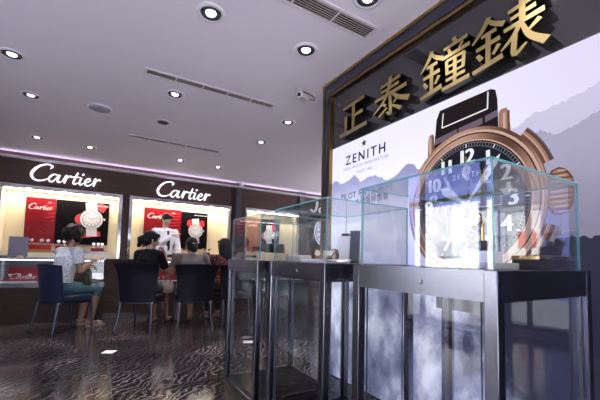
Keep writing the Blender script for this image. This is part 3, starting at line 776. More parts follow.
# ------------------------------------------------------------------ glass pedestal cases
XA, DEP = .92, .553
def pane(mb, a, b):
    """glass slab: large faces glass, narrow faces teal"""
    n0 = set(mb.bm.faces); mb.box(a, b)
    for f in mb.bm.faces:
        if f not in n0: f.material_index = 0
    new = [f for f in mb.bm.faces if f not in n0]
    big = sorted(new, key=lambda f: -f.calc_area())[:2]
    for f in new: f.material_index = 0 if f in big else 1
    return mb
def case(y0, y1, label):
    x0, x1 = XA, XA+DEP; t = thing('glass_display_case', label, 'display case', ((x0+x1)/2, (y0+y1)/2, 0))
    e = .022; pw = .036
    MB().box((x0-e, y0-e, 0), (x1+e, y1+e, .075)).build('base_plinth', 'darksteel', t, True)
    MB().box((x0-.012, y0-.012, .0755), (x1+.012, y1+.012, .088)).build('base_shelf', 'blackmatte', t, True)
    edge = MB()
    edge.box((x0-e, y0-e, .0755), (x0-.0125, y1+e, .088)); edge.box((x1+.0125, y0-e, .0755), (x1+e, y1+e, .088))
    edge.box((x0-.0125, y0-e, .0755), (x1+.0125, y0-.0125, .088)); edge.box((x0-.0125, y1+.0125, .0755), (x1+.0125, y1+e, .088))
    edge.build('base_edge', 'steel', t, True)
    for px in (x0-e, x1+e-pw):
        for py in (y0-e, y1+e-pw):
            MB().box((px, py, .0885), (px+pw, py+pw, .981), .002).build('post', 'steel', t, True)
    rl = MB(); z0, z1 = .895, .9805; q = .018
    rl.box((x0-e+pw, y0-e+.001, z0), (x1+e-pw, y0-e+q, z1)); rl.box((x0-e+pw, y1+e-q, z0), (x1+e-pw, y1+e-.001, z1))
    rl.box((x0-e+.001, y0-e+pw, z0), (x0-e+q, y1+e-pw, z1)); rl.box((x1+e-q, y0-e+pw, z0), (x1+e-.001, y1+e-pw, z1))
    rl.build('top_rail', 'steel', t, True)
    MB().box((x0-e+q+.001, y0+.016, .965), (x1+e-q-.001, y1-.016, .98)).build('display_deck', 'darksteel', t, True)
    sc = MB(); sc.lathe([(.006, 0), (.006, .004), (.003, .005)], (x0-e+.001, y0+.22, .935), 'X', 14)
    for v in sc.bm.verts: v.co.x = 2*(x0-e+.001)-v.co.x
    sc.build('lock', 'steelp', t, True)
    g = .006
    for a, b in (((x0, y0+pw, .0885), (x0+g, y1-pw, .894)), ((x1-g, y0+pw, .0885), (x1, y1-pw, .894)),
                 ((x0+pw, y0, .0885), (x1-pw, y0+g, .894)), ((x0+pw, y1-g, .0885), (x1-pw, y1, .894))):
        pane(MB(), a, b).build('lower_glass', ['glass_low', 'edge_low'], t, True)
    g = .006; z0, z1 = .982, 1.290
    for a, b in (((x0, y0, z0), (x0+g, y1, z1)), ((x1-g, y0, z0), (x1, y1, z1)), ((x0+g+.0005, y0, z0), (x1-g-.0005, y0+g, z1)), ((x0+g+.0005, y1-g, z0), (x1-g-.0005, y1, z1)), ((x0, y0, z1+.0003), (x1, y1, z1+.006))):
        pane(MB(), a, b).build('upper_glass', ['glass', 'edge'], t, True)
    return t
case(.512, 1.044, 'nearest glass pedestal case, steel framed, in front of the printed watch')
case(1.287, 1.824, 'middle glass pedestal case of the row of three, holding upright cards')
case(2.033, 2.557, 'farthest glass pedestal case of the row, holding a black cushion')

# --- things shown in the cases
def wristwatch(loc, rotz, label, strap, metal, dial, tilt=1.2, r=.019, group=None):
    """dial faces local -Y, strap loop curves behind"""
    t = thing('wristwatch', label, 'watch', loc, rotz, group)
    mx = Matrix.Rotation(-(PI/2-tilt), 4, 'X')
    def put(mb):
        for v in mb.bm.verts: v.co = mx @ v.co
        return mb
    mb = MB(); mb.lathe([(r*.8, -.004), (r, -.006), (r, .005), (r*.9, .007)], (0, 0, 0), 'Y', 24); mb.lathe([(.003, 0), (.003, .006)], (r+.001, 0, 0), 'X', 8)
    put(mb).build('watch_case', metal, t, smooth='auto')
    put(MB().lathe([(r*.8, -.0066), (r*.8, -.0062)], (0, 0, 0), 'Y', 24)).build('dial', dial, t)
    mb = MB(); mb.mi = 0
    for a, l in ((.6, .010), (2.3, .014)): mb.rbox((l/2*math.cos(a), -.0072, l/2*math.sin(a)), (l, .0005, .0016), Matrix.Rotation(-a, 3, 'Y'))
    put(mb).build('hands', 'black' if dial == 'dialw' else 'silver', t)
    loop = []
    for k in range(25):
        a = R(40)+R(280)*k/24; loop.append((0, .030-.033*math.cos(a)*1.0, .036*math.sin(a)))
    bm = MB(); rs = []
    for k, p_ in enumerate(loop):
        hw = .011 if metal != 'silver' else .012
        q = Vector(p_); n = Vector((0, q.y-.030, q.z)).normalized()*.0016
        rs.append([q+n+Vector((-hw, 0, 0)), q+n+Vector((hw, 0, 0)), q-n+Vector((hw, 0, 0)), q-n+Vector((-hw, 0, 0))])
    put(bm.rings(rs)).build('strap', strap, t)
    return t
DK = .9805
# case A: stepped stand with two watches facing the shop floor
t = thing('watch_stand', 'stepped acrylic watch stand inside the nearest case', 'display stand', (1.19, .70, DK))
MB().box((1.11, .62, DK), (1.28, .80, DK+.022), .002).build('base', 'acryl', t, True)
MB().box((1.14, .66, DK+.0222), (1.25, .76, DK+.062), .002).build('step', 'white', t, True)
MB().box((1.175, .675, DK+.0622), (1.225, .745, DK+.10), .002).build('block', 'bagdark', t, True)
MB().lathe([(.012, 0), (.010, .05), (.014, .062)], (1.2, .71, DK+.1002)).build('column', 'yellowgold', t, True)
wristwatch((1.158, .71, DK+.172), R(-75), 'gold wristwatch with cream dial, upper of the pair in the nearest case', 'brownstrap', 'yellowgold', 'dialw', 1.35, .024)
wristwatch((1.135, .705, DK+.112), R(-80), 'steel wristwatch with black dial, lower of the pair in the nearest case', 'strap', 'silver', 'dialb', 1.3, .023)
t = thing('gift_box', 'brown and gold box at the front right inside the nearest case', 'box', (1.36, .62, DK))
MB().box((1.31, .57, DK), (1.40, .66, DK+.035), .002).build('body', 'bagdark', t, True); MB().box((1.308, .568, DK+.0352), (1.402, .662, DK+.05), .002).build('lid', 'yellowgold', t, True)
tag(MB().box((.99, .66, DK), (1.09, .78, DK+.012), .003).build('display_tray', 'creamtray'), 'flat cream tray left of the watch stand in the nearest case', 'tray')
# case B: upright cards, tray, watches
def card(cx, cy, w_, h_, m, label, rz):
    t = thing('display_card', label, 'card', (cx, cy, DK), rz)
    MB().rbox((0, .0, h_/2+.003), (w_, .008, h_), Matrix.Rotation(-.10, 3, 'X')).build('panel', m, t)
    MB().rbox((0, .03, h_*.35), (w_*.3, .005, h_*.72), Matrix.Rotation(.36, 3, 'X')).build('easel_back', 'black', t)
card(1.20, 1.49, .085, .15, 'whitecard', 'white upright card in the middle case, left of the black card', R(-60))
card(1.19, 1.40, .055, .175, 'black', 'black upright card in the middle case', R(-60))
card(1.24, 1.545, .05, .17, 'navy', 'dark blue upright card behind the white card in the middle case', R(-60))
t = thing('jewel_tray', 'white tray of gold pieces at the front of the middle case', 'tray', (1.12, 1.5, DK))
MB().box((1.02, 1.40, DK), (1.16, 1.68, DK+.018), .004).build('tray', 'whitecard', t, True)
MB().box((1.03, 1.41, DK+.0183), (1.15, 1.67, DK+.021)).build('lining', 'creamtray', t, True)
for k, (x, y) in enumerate(((1.07, 1.45), (1.10, 1.52), (1.07, 1.58), (1.11, 1.64))):
    o = wristwatch((x, y, DK+.051), R(-70+20*k), ['first', 'second', 'third', 'fourth'][k]+' gold watch from the near end of the white tray in the middle case', ['brownstrap', 'strap', 'yellowgold', 'strap'][k], 'yellowgold', 'dialw', 1.2, .018)
t = thing('open_booklet', 'pale open booklet lying at the near corner of the middle case', 'booklet', (1.02, 1.345, DK))
MB().rbox((.985, 1.345, DK+.012), (.075, .07, .003), Matrix.Rotation(.18, 3, 'Y')).build('left_page', 'whitecard', t, True)
MB().rbox((1.059, 1.345, DK+.012), (.075, .07, .003), Matrix.Rotation(-.18, 3, 'Y')).build('right_page', 'whitecard', t, True)
# case C: black cushion with watch, cream trays
t = thing('watch_cushion', 'black display cushion on a low base inside the farthest case', 'display stand', (1.18, 2.32, DK))
MB().box((1.11, 2.26, DK), (1.25, 2.40, DK+.03), .003).build('base', 'black', t, True)
MB().box((1.115, 2.275, DK+.0305), (1.245, 2.385, DK+.13), .02).build('cushion', 'blackleather', t, True, smooth='auto')
MB().tube([(1.18, 2.33, DK+.13), (1.18, 2.33, DK+.165)], [.018, .030], 16).build('neck', 'blackleather', t, True, smooth=True)
wristwatch((1.165, 2.30, DK+.196), R(-40), 'steel wristwatch on top of the black cushion in the farthest case', 'silver', 'silver', 'dialw', 1.25, .02)
tag(MB().box((.98, 2.07, DK), (1.14, 2.22, DK+.055), .004).build('display_tray', 'creamtray'), 'cream raised tray at the near end of the farthest case', 'tray')
tag(MB().box((1.27, 2.10, DK), (1.43, 2.50, DK+.045), .004).build('display_tray', 'whitecard'), 'white flat tray along the wall side of the farthest case', 'tray')
tag(MB().box((1.26, 1.60, DK), (1.42, 1.80, DK+.075), .004).build('display_block', 'creamtray'), 'cream display block at the far end of the middle case', 'display block')

# ------------------------------------------------------------------ ceiling fittings
def downlight(x, y, label, kind='lamp', r=.095):
    t = thing('downlight', label, 'ceiling light', (x, y, ZC), 0, 'round recessed ceiling lights')
    z = ZC-.0005
    MB().rings([[(x+q*math.cos(2*PI*k/36), y+q*math.sin(2*PI*k/36), z-h) for k in range(36)] for q, h in ((r, 0), (r*.98, .006), (r*.76, .010), (r*.72, .004), (r*.72, 0))], cap=False).build('trim_ring', 'lampring', t, True, smooth=True)
    mb = MB()
    for q in (.66, .56, .46): mb.rings([[(x+q*r*s*math.cos(2*PI*k/36), y+q*r*s*math.sin(2*PI*k/36), z-h) for k in range(36)] for s, h in ((1.06, .002), (1.0, .010), (.94, .002))], cap=False)
    mb.build('louvre_ring', 'louvre', t, True, smooth=True)
    MB().lathe([(r*.71, -.0015), (r*.71, -.0005)], (x, y, ZC), 'Z', 36).build('reflector', 'lamphouse', t, True)
    MB().lathe([(r*.16, -.015), (r*.30, -.011), (r*.36, -.0017)], (x, y, ZC), 'Z', 28).build('lens', {'lamp': 'lamp', 'cool': 'lampblue', 'off': 'lampoff'}[kind], t, True, smooth=True)
    if kind != 'off':
        L = bpy.data.lights.new('downlight_lamp', 'SPOT'); L.energy = LAMP_W; L.spot_size = R(115); L.spot_blend = .9; L.shadow_soft_size = .03
        L.color = (1, .93, .97) if kind == 'lamp' else (.72, .72, 1.)
        o = bpy.data.objects.new('downlight_lamp', L); C.objects.link(o); o.location = (x, y, ZC-.03); o.parent = None; o['kind'] = 'structure'
    return t
LAMP_W = 55.
for a in ((-.677, 3.521, 'lit round downlight at the left edge of the ceiling, the nearer of two'),
          (-.661, 4.346, 'bluish lit downlight left of the round speaker grille', 'cool'),
          (.569, 2.161, 'large round downlight at the top, nearest the camera left of the big vent'),
          (1.311, 2.151, 'round downlight between the big vent and the dome camera'),
          (.593, 3.478, 'round downlight beside the left end of the long slot vent'),
          (.612, 4.306, 'unlit round downlight behind the long slot vent', 'off'),
          (1.871, 3.442, 'round downlight just left of the bronze framed partition'),
          (1.896, 4.264, 'bluish lit downlight in front of the far wall pillar', 'cool'),
          (-.796, 5.905, 'far downlight above the left script sign, leftmost of the far row'),
          (-.163, 5.977, 'far downlight above the end of the left script sign'),
          (1.134, 5.874, 'far downlight above the start of the right script sign'),
          (1.805, 5.923, 'far downlight above the end of the right script sign'),
          (1.354, 1.5, 'downlight at the top edge of the picture beside the big vent'),
          (1.33, .86, 'downlight mirrored in the black fascia above the last gold character'),
          (5.0, 5.9, 'added downlight hidden behind the bronze framed partition, lighting the wall poster with the watch dial')):  # last one is out of view, added to brighten the dial poster
    downlight(*a)
t = thing('ceiling_speaker', 'grey round ceiling speaker grille left of the slot vents', 'speaker', (-.048, 4.293, ZC))
MB().lathe([(.125, 0), (.122, -.008), (.11, -.010)], (-.048, 4.293, ZC-.0005), 'Z', 40).build('rim', 'lampring', t, True, smooth='auto')
MB().lathe([(.108, -.0105), (.108, -.0125), (.05, -.016), (.01, -.017)], (-.048, 4.293, ZC-.0005), 'Z', 40).build('grille', 'grille', t, True, smooth=True)
def vent(x0, x1, y, wd, nseg, nsl, label):
    t = thing('ceiling_vent', label, 'air vent', ((x0+x1)/2, y, ZC)); z = ZC-.0005; b = .02
    MB().box((x0, y-wd/2, z-.002), (x1, y+wd/2, z)).build('dark_void', 'ventslot', t, True)
    f = MB()
    f.box((x0-b, y-wd/2-b, z-.008), (x1+b, y-wd/2, z)); f.box((x0-b, y+wd/2, z-.008), (x1+b, y+wd/2+b, z)); f.box((x0-b, y-wd/2, z-.008), (x0, y+wd/2, z)); f.box((x1, y-wd/2, z-.008), (x1+b, y+wd/2, z))
    for k in range(1, nseg): f.box((x0+(x1-x0)*k/nseg-.005, y-wd/2, z-.008), (x0+(x1-x0)*k/nseg+.005, y+wd/2, z-.002))
    f.build('frame', 'ventframe', t, True)
    for k in range(nsl):
        yy = y-wd/2+wd*(k+.5)/nsl
        MB().rbox(((x0+x1)/2, yy, z-.0065), (x1-x0-.002, wd/nsl*.55, .0012), Matrix.Rotation(.35, 3, 'X')).build('slat', 'ventslat', t, True)
vent(.30, 1.525, 3.17, .078, 5, 5, 'long slim slot vent in the middle of the ceiling')
vent(.36, 1.585, 1.735, .115, 4, 6, 'wide louvred vent at the top of the ceiling nearest the camera')
vent(.315, 1.535, 5.05, .08, 5, 5, 'far slim slot vent near the script signs')
# bullet camera
t = thing('security_camera', 'beige bullet security camera on the ceiling beside the bronze frame', 'security camera', (1.60, 2.72, ZC))
MB().lathe([(.035, 0), (.035, -.012), (.02, -.02)], (1.60, 2.72, ZC-.0005), 'Z', 20).build('mount_plate', 'camgrey', t, True)
MB().tube([(1.60, 2.70, ZC-.015), (1.605, 2.70, ZC-.035), (1.62, 2.69, ZC-.055)], .012).build('arm', 'camgrey', t, True, smooth=True)
d = Vector((-.82, -.42, -.13)).normalized(); mx = d.to_track_quat('Y', 'Z').to_matrix(); c0 = Vector((1.625, 2.69, ZC-.068))
MB().rbox(c0, (.058, .14, .055), mx, .012).build('housing', 'cambeige', t, True, smooth='auto')
MB().rbox(c0+mx @ Vector((0, .075, 0)), (.060, .016, .058), mx, .008).build('front_bezel', 'white', t, True)
MB().rbox(c0+mx @ Vector((0, .084, 0)), (.034, .006, .034), mx, .003).build('lens_window', 'black', t, True)
MB().tube(catmull([tuple(c0+mx @ Vector((.0, -.07, 0))), (1.745, 2.69, ZC-.07), (1.72, 2.69, ZC-.03), (1.62, 2.70, ZC-.012)], 8), .005).build('cable', 'black', t, True, smooth=True)
t = thing('security_camera', 'tiny white dome camera on the ceiling above the dark wall pillar', 'security camera', (2.63, 6.86, ZC))
MB().lathe([(.03, 0), (.03, -.02)], (2.63, 6.86, ZC-.0005), 'Z', 16).build('mount_plate', 'white', t, True)
MB().sph((2.63, 6.86, ZC-.045), .042, 16).build('dome', 'white', t, True, smooth=True)

# ------------------------------------------------------------------ sales counters
def counter(x0, x1, y0, y1, label, endpanel=True):
    t = thing('sales_counter', label, 'counter', ((x0+x1)/2, (y0+y1)/2, 0))
    MB().box((x0, y0+.02, 0), (x1, y1, .50)).build('base', 'woodd', t, True)
    MB().box((x0, y0, .5005), (x1, y1, .565), .003).build('deck_edge', 'darksteel', t, True)
    MB().box((x0+.02, y0+.02, .5655), (x1-.02, y1-.02, .575)).build('display_floor', 'whitecard', t, True)
    MB().box((x0, y1-.02, .5755), (x1, y1, .90)).build('back_board', 'purplegrey', t, True)
    for x in (x0, x1-.02): MB().box((x, y0+.012, .5755), (x+.02, y1-.021, .90)).build('side_board', 'woodd', t, True)
    pane(MB(), (x0+.0205, y0+.004, .5755), (x1-.0205, y0+.010, .89)).build('front_glass', ['glass', 'edge'], t, True)
    rl = MB(); rl.box((x0, y0, .9005), (x1, y0+.03, .925), .003); rl.box((x0, y1-.03, .9005), (x1, y1, .925), .003); rl.build('steel_edge', 'steel', t, True)
    MB().box((x0, y0+.0305, .908), (x1, y1-.0305, .922)).build('worktop', 'darksteel', t, True)
    MB().box((x0+.03, y0+.014, .886), (x1-.03, y0+.03, .897)).build('light_strip', 'counterled', t, True)
    return t
M['counterled'] = emis('counter_light_strip', (1., .96, 1.), 6.)
CY0, CY1 = 6.03, 6.55
counter(-2.18, .14, CY0, CY1, 'glass fronted sales counter at the left, before the woman in patterned blouse')
counter(.79, 3.9, CY0, CY1, 'glass fronted sales counter between the salesman and the three seated women')
t = thing('counter_cabinet', 'plain brown wooden cabinet joining the two glass counters', 'cabinet', (.46, 6.3, 0))
MB().box((.1405, 6.14, 0), (.7895, 6.55, .085)).build('plinth', 'stone', t, True)
MB().box((.1405, 6.10, .0855), (.40, 6.55, .905), .003).build('door_panel', 'woodl', t, True); MB().box((.404, 6.10, .0855), (.7895, 6.55, .905), .003).build('door_panel', 'woodl', t, True)
MB().box((.1405, 6.08, .906), (.7895, 6.55, .925), .003).build('top_board', 'woodd', t, True)

# goods in and on the counters
ORD = ['first', 'second', 'third', 'fourth', 'fifth', 'sixth', 'seventh', 'eighth']
zc0 = .5755
t = thing('display_block', 'red slanted block with white script lettering inside the left counter', 'display block', (-.87, 6.25, zc0))
mb = MB(); mb.poly([(-1.05, 6.16, zc0), (-1.05, 6.36, zc0), (-1.05, 6.36, zc0+.20), (-1.05, 6.30, zc0+.20)], (.38, 0, 0)); mb.build('block', 'redbox', t, True)
nrm = Vector((0, -.2, .14)).normalized(); k = .30/9.2
script_word(t, lambda u, v, d: tuple(Vector((-1.03+u, 6.19, zc0+.043))+Vector((0, .14, .20)).normalized()*v+nrm*(d+.002)), k, .002, 'whiteprint', 'lettering')
tag(MB().box((-.66, 6.20, zc0), (-.10, 6.40, zc0+.16), .006).build('display_block', 'redbox'), 'long red block right of the lettered one inside the left counter', 'display block')
tag(MB().box((-1.10, 6.07, zc0), (-.68, 6.15, zc0+.045), .004).build('display_block', 'redbox'), 'low red step at the front inside the left counter', 'display block')
MBx = MB().box((-1.14, 6.04, zc0+.0), (-.69, 6.066, zc0+.02), .002).build('price_strip', 'whitecard'); tag(MBx, 'white strip along the front of the left counter floor', 'strip')
tag(MB().box((.88, 6.22, zc0), (1.45, 6.42, zc0+.17), .006).build('display_block', 'redbox'), 'red block inside the counter between the two nearest seated women', 'display block')
tag(MB().box((1.6, 6.22, zc0), (2.3, 6.42, zc0+.15), .006).build('display_block', 'redbox'), 'red block inside the counter behind the woman in red and black', 'display block')

def display_watch(x, y, z, label, group, m='silver', s=1., cush='whitecard'):
    t = thing('small_watch_stand', label, 'watch stand', (x, y, z), 0, group)
    MB().lathe([(.022*s, 0), (.020*s, .006*s), (.006*s, .010*s), (.006*s, .055*s)], (0, 0, 0), 'Z', 14).build('stem', 'steelp', t)
    MB().sph((0, 0, .072*s), (.026*s, .018*s, .024*s), 12).build('cushion', cush, t, smooth=True)
    MB().lathe([(.019*s, -.022*s), (.021*s, -.018*s), (.021*s, -.012*s)], (0, 0, .074*s), 'Y', 16).build('watch_face', m, t)
    return t
for k, x in enumerate((-1.0, -.9, -.78)):
    display_watch(x, 6.10, zc0+.0455, f'little watch, {ORD[k]} from the left on the low red step inside the left counter', 'watches inside the left counter', s=.8)
for k, x in enumerate((-.55, -.4, -.25)):
    display_watch(x, 6.26, zc0+.1605, f'little watch, {ORD[k]} from the left on the long red block inside the left counter', 'watches inside the left counter', s=.9)
for k, x in enumerate((-.6, -.5)): display_watch(x, 6.12, zc0, f'little watch on stand, {ORD[k]} from the left on the bare floor inside the left counter', 'watches inside the left counter', 'yellowgold', .8)
for k, x in enumerate((.94, 1.02, 1.10, 1.18)):
    display_watch(x, 6.28, zc0+.1705, f'little watch, {ORD[k]} from the left on the red block between the two women', 'watches inside the right counter', s=1.)
for k, x in enumerate((.93, 1.01, 1.09)):
    display_watch(x, 6.12, zc0, f'little watch on stand, {ORD[k]} from the left on the bare floor of the right counter', 'watches inside the right counter', 'yellowgold', .9)
# niche steps and watches
LZ = NZ0+.1605
def step(x0, x1, y0, y1, z0, z1, m, label): return tag(MB().box((x0, y0, z0), (x1, y1, z1), .003).build('display_step', m), label, 'display step')
step(-1.06, -.645, 7.06, 7.25, LZ, LZ+.05, 'oak', 'honey wood board under the red poster in the left niche')
step(-1.04, -.66, 7.10, 7.24, LZ+.0505, LZ+.125, 'redbox', 'red step under the red poster in the left niche')
step(-.63, .17, 7.05, 7.25, LZ, LZ+.045, 'steel', 'brushed steel step under the black poster in the left niche')
step(-.60, -.35, 7.09, 7.24, LZ+.0455, LZ+.12, 'redbox', 'red step on the left half of the steel step in the left niche')
step(-.08, .12, 7.09, 7.24, LZ+.0455, LZ+.10, 'redbox', 'red step on the right half of the steel step in the left niche')
for k, (x, z, y) in enumerate(((-1.0, LZ+.1255, 7.2), (-.93, LZ+.1255, 7.14), (-.80, LZ+.1255, 7.2), (-.71, LZ+.1255, 7.16))):
    display_watch(x, y, z, f'small watch, {ORD[k]} from the left on the step under the left red poster', 'watches in the left niche', s=1.15)
for k, x in enumerate((-.56, -.48, -.40)): display_watch(x, 7.16, LZ+.1205, f'small watch on stand, {ORD[k]} from the left on the red step beside the seated woman', 'watches in the left niche', s=1.1)
for k, x in enumerate((-.04, .03, .09)): display_watch(x, 7.16, LZ+.1005, f'small watch, {ORD[k]} from the left on the right red step in the left niche', 'watches in the left niche', s=1.05)
step(.72, 1.47, 7.06, 7.25, LZ, LZ+.05, 'steel', 'brushed steel step behind the salesman')
step(1.50, 2.12, 7.06, 7.25, LZ, LZ+.05, 'oak', 'honey wood step under the black poster right of the salesman')
for k, x in enumerate((1.55, 1.64, 1.73, 1.95, 2.06)): display_watch(x, 7.16, LZ+.0505, f'small watch on stand, {ORD[k]} from the left under the poster right of the salesman', 'watches in the middle niche', 'silver' if k % 2 else 'yellowgold', 1.25, 'redbox' if k in (0, 2) else 'whitecard')
for k, x in enumerate((.82, .95, 1.36)): display_watch(x, 7.16, LZ+.0505, f'small watch on stand, {ORD[k]} from the left on the steel step behind the salesman', 'watches in the middle niche', s=1.2)
step(2.88, 3.8, 7.06, 7.25, LZ, LZ+.05, 'steel', 'steel step in the niche seen through the farthest case')
for k, x in enumerate((2.95, 3.05, 3.2, 3.4, 3.55)): display_watch(x, 7.16, LZ+.0505, f'small watch on stand, {ORD[k]} from the left in the niche behind the farthest case', 'watches in the far niche', s=1.2, cush='redbox' if k % 2 else 'whitecard')
# on the counters
CT = .9255
t = thing('countertop_screen', 'grey violet upright screen standing at the left end of the left counter', 'screen', (-.97, 6.33, CT), R(6))
MB().rbox((0, 0, .155), (.225, .016, .29), Matrix.Rotation(-.12, 3, 'X'), .005).build('panel', 'purplegrey', t)
MB().box((-.09, -.04, 0), (.09, .11, .010), .003).build('foot', 'black', t); MB().rbox((0, .05, .08), (.05, .008, .17), Matrix.Rotation(.35, 3, 'X')).build('stay', 'black', t)
t = thing('display_mat', 'grey flat pad with pink end lying on the left counter', 'pad', (-1.08, 6.14, CT))
MB().box((-1.28, 6.07, CT), (-.94, 6.22, CT+.022), .004).build('pad', 'purplegrey', t, True); MB().box((-.939, 6.07, CT), (-.89, 6.22, CT+.024), .004).build('pink_end', 'pinkprint', t, True)
t = thing('countertop_mirror', 'white framed upright mirror on the counter in front of the salesman', 'mirror', (.985, 6.30, CT), R(5))
MB().rbox((0, 0, .125), (.185, .014, .235), Matrix.Rotation(-.1, 3, 'X'), .004).build('frame', 'white', t)
MB().rbox((0, .0095, .125), (.16, .003, .21), Matrix.Rotation(-.1, 3, 'X')).build('mirror_face', 'steelp', t)
MB().box((-.07, -.03, 0), (.07, .08, .008), .002).build('foot', 'white', t)
tag(MB().box((.93, 6.10, CT), (1.12, 6.20, CT+.045), .004).build('box', 'creamtray'), 'small cream box on the counter before the white mirror', 'box')
t = thing('paper_pad', 'white papers lying on the counter below the salesman hands', 'papers', (1.25, 6.22, CT))
for k in range(3): MB().rbox((1.26+.01*k, 6.22, CT+.003+.004*k), (.26, .18, .003), Matrix.Rotation(.12*k-.1, 3, 'Z')).build('sheet', 'whitecard', t, True)
t = thing('display_case_box', 'small gold framed box on the counter between the two right seated women', 'box', (1.73, 6.18, CT))
MB().box((1.68, 6.14, CT), (1.79, 6.24, CT+.15), .004).build('box_body', 'purplegrey', t, True); MB().box((1.69, 6.137, CT+.012), (1.78, 6.1395, CT+.138)).build('gold_panel', 'yellowgold', t, True)

# ------------------------------------------------------------------ chairs
def chair(name, label, leather, lacq, top_hw, bot_hw, top_z, flare, loc, rotz, group):
    t = thing(name, label, 'chair', loc, rotz, group)
    # curved shell back, reaching below the seat
    rows, cols, th = 12, 12, .024; zb = .385
    def pos(u, v, off):
        hw = bot_hw+(top_hw-bot_hw)*(.35*v+.65*v**3)
        z = zb+(top_z-zb)*v-.012*u*u*v
        y = -.235-.045*v**1.3-flare*max(0, v-.75)*1.2+.055*u*u
        return (u*hw, y+off, z)
    mb = MB(); G = []
    for s_ in (0, 1): G.append([[mb.bm.verts.new(pos(-1+2*c_/cols, r_/rows, th*s_)) for c_ in range(cols+1)] for r_ in range(rows+1)])
    for s_ in (0, 1):
        for r_ in range(rows):
            for c_ in range(cols): mb.bm.faces.new([G[s_][r_][c_], G[s_][r_][c_+1], G[s_][r_+1][c_+1], G[s_][r_+1][c_]])
    for r_ in range(rows):
        for c_ in (0, cols): mb.bm.faces.new([G[0][r_][c_], G[0][r_+1][c_], G[1][r_+1][c_], G[1][r_][c_]])
    for c_ in range(cols):
        for r_ in (0, rows): mb.bm.faces.new([G[0][r_][c_], G[0][r_][c_+1], G[1][r_][c_+1], G[1][r_][c_]])
    mb.build('backrest', leather, t, smooth='auto')
    # seat cushion
    mb = MB(); rs = []
    for z, k in ((.395, .97), (.40, 1.), (.44, 1.0), (.458, .97), (.466, .88)):
        ring = []
        for a in range(32):
            an = 2*PI*a/32; c_, s_ = math.cos(an), math.sin(an); p_ = .35
            ring.append((math.copysign(abs(c_)**p_, c_)*(bot_hw-.005)*k, .025+math.copysign(abs(s_)**p_, s_)*.225*k, z))
        rs.append(ring)
    mb.rings(rs).build('seat', leather, t, smooth='auto')
    mb = MB(); mb.box((-bot_hw+.03, -.19, .36), (bot_hw-.03, .22, .3945), .004); mb.build('seat_frame', lacq, t)
    for sx in (-1, 1):
        x = sx*(bot_hw-.028)
        MB().tube(catmull([(x, -.20, .385), (x+.004*sx, -.215, .28), (x+.014*sx, -.235, .14), (x+.034*sx, -.27, .0)], 5), [.024-.0006*k for k in range(16)], 10, .8).build('leg', lacq, t, smooth=True)
        MB().tube(catmull([(x, .205, .36), (x, .212, .22), (x+.006*sx, .222, .1), (x+.012*sx, .23, .0)], 5), [.022-.0006*k for k in range(16)], 10, .9).build('leg', lacq, t, smooth=True)
    return t
CG = 'customer chairs at the counters'
chair('customer_chair', 'dark blue leather chair under the woman in patterned blouse', 'blueleather', 'bluelacquer', .250, .245, .86, .0, (-.31, 5.37, 0), R(-57), CG)
c2 = chair('customer_chair', 'black leather chair under the woman in black with the hair clip', 'blackleather', 'blacklacquer', .300, .232, .895, .10, (.59, 5.055, 0), R(-31.5), CG)
dup(c2, (1.21, 4.92, 0), R(-2), 'black leather chair under the woman with the hair bun', CG)
dup(c2, (1.80, 5.02, 0), R(7), 'black leather chair under the long haired woman in red and black', CG)
dup(c2, (2.55, 5.15, 0), R(12), 'empty black leather chair seen through the lower glass of the farthest case', CG)

# ------------------------------------------------------------------ people
def hand_into(mb, w, d, n, side, curl=.5, s=1., point=False):
    """palm + five bent fingers; w wrist, d hand direction, n back-of-hand normal, side = towards thumb"""
    w, d, n = Vector(w), Vector(d).normalized(), Vector(n); n = (n-d*n.dot(d)).normalized(); sd = d.cross(n).normalized()*side
    def P(a, b, c): return w+(d*a+sd*b+n*c)*s
    mb.cone(P(.0, 0, 0), P(.03, 0, 0), .021*s, .024*s, 10)
    for b in (-.028, -.009, .010, .028): mb.cone(P(.018, b*.7, 0), P(.082, b, 0), .0125*s, .0105*s, 8)
    for i, (b, L) in enumerate(((.031, .068), (.0105, .076), (-.0105, .070), (-.031, .055))):
        cl = curl*(1+.12*i) if not (point and i == 0) else .1
        p = P(.086, b, 0); ang = 0.
        for j, (fl, rr) in enumerate(((.44, .0088), (.32, .0080), (.24, .0070))):
            ang += cl*(.55, .75, .5)[j]; q = p+(d*math.cos(ang)-n*math.sin(ang)+sd*b*.8*math.cos(ang))*L*fl*s*1.05
            mb.cone(p, q, rr*s, rr*.92*s, 8); p = q
    p = P(.022, .024, -.006); 
    for dv, L, rr in (((.55, .75, -.35), .042, .0115), ((.85, .35, -.4), .032, .0100), ((.95, .1, -.35), .024, .0085)):
        q = p+(d*dv[0]+sd*dv[1]+n*dv[2]).normalized()*L*s; mb.cone(p, q, rr*s, rr*.92*s, 8); p = q

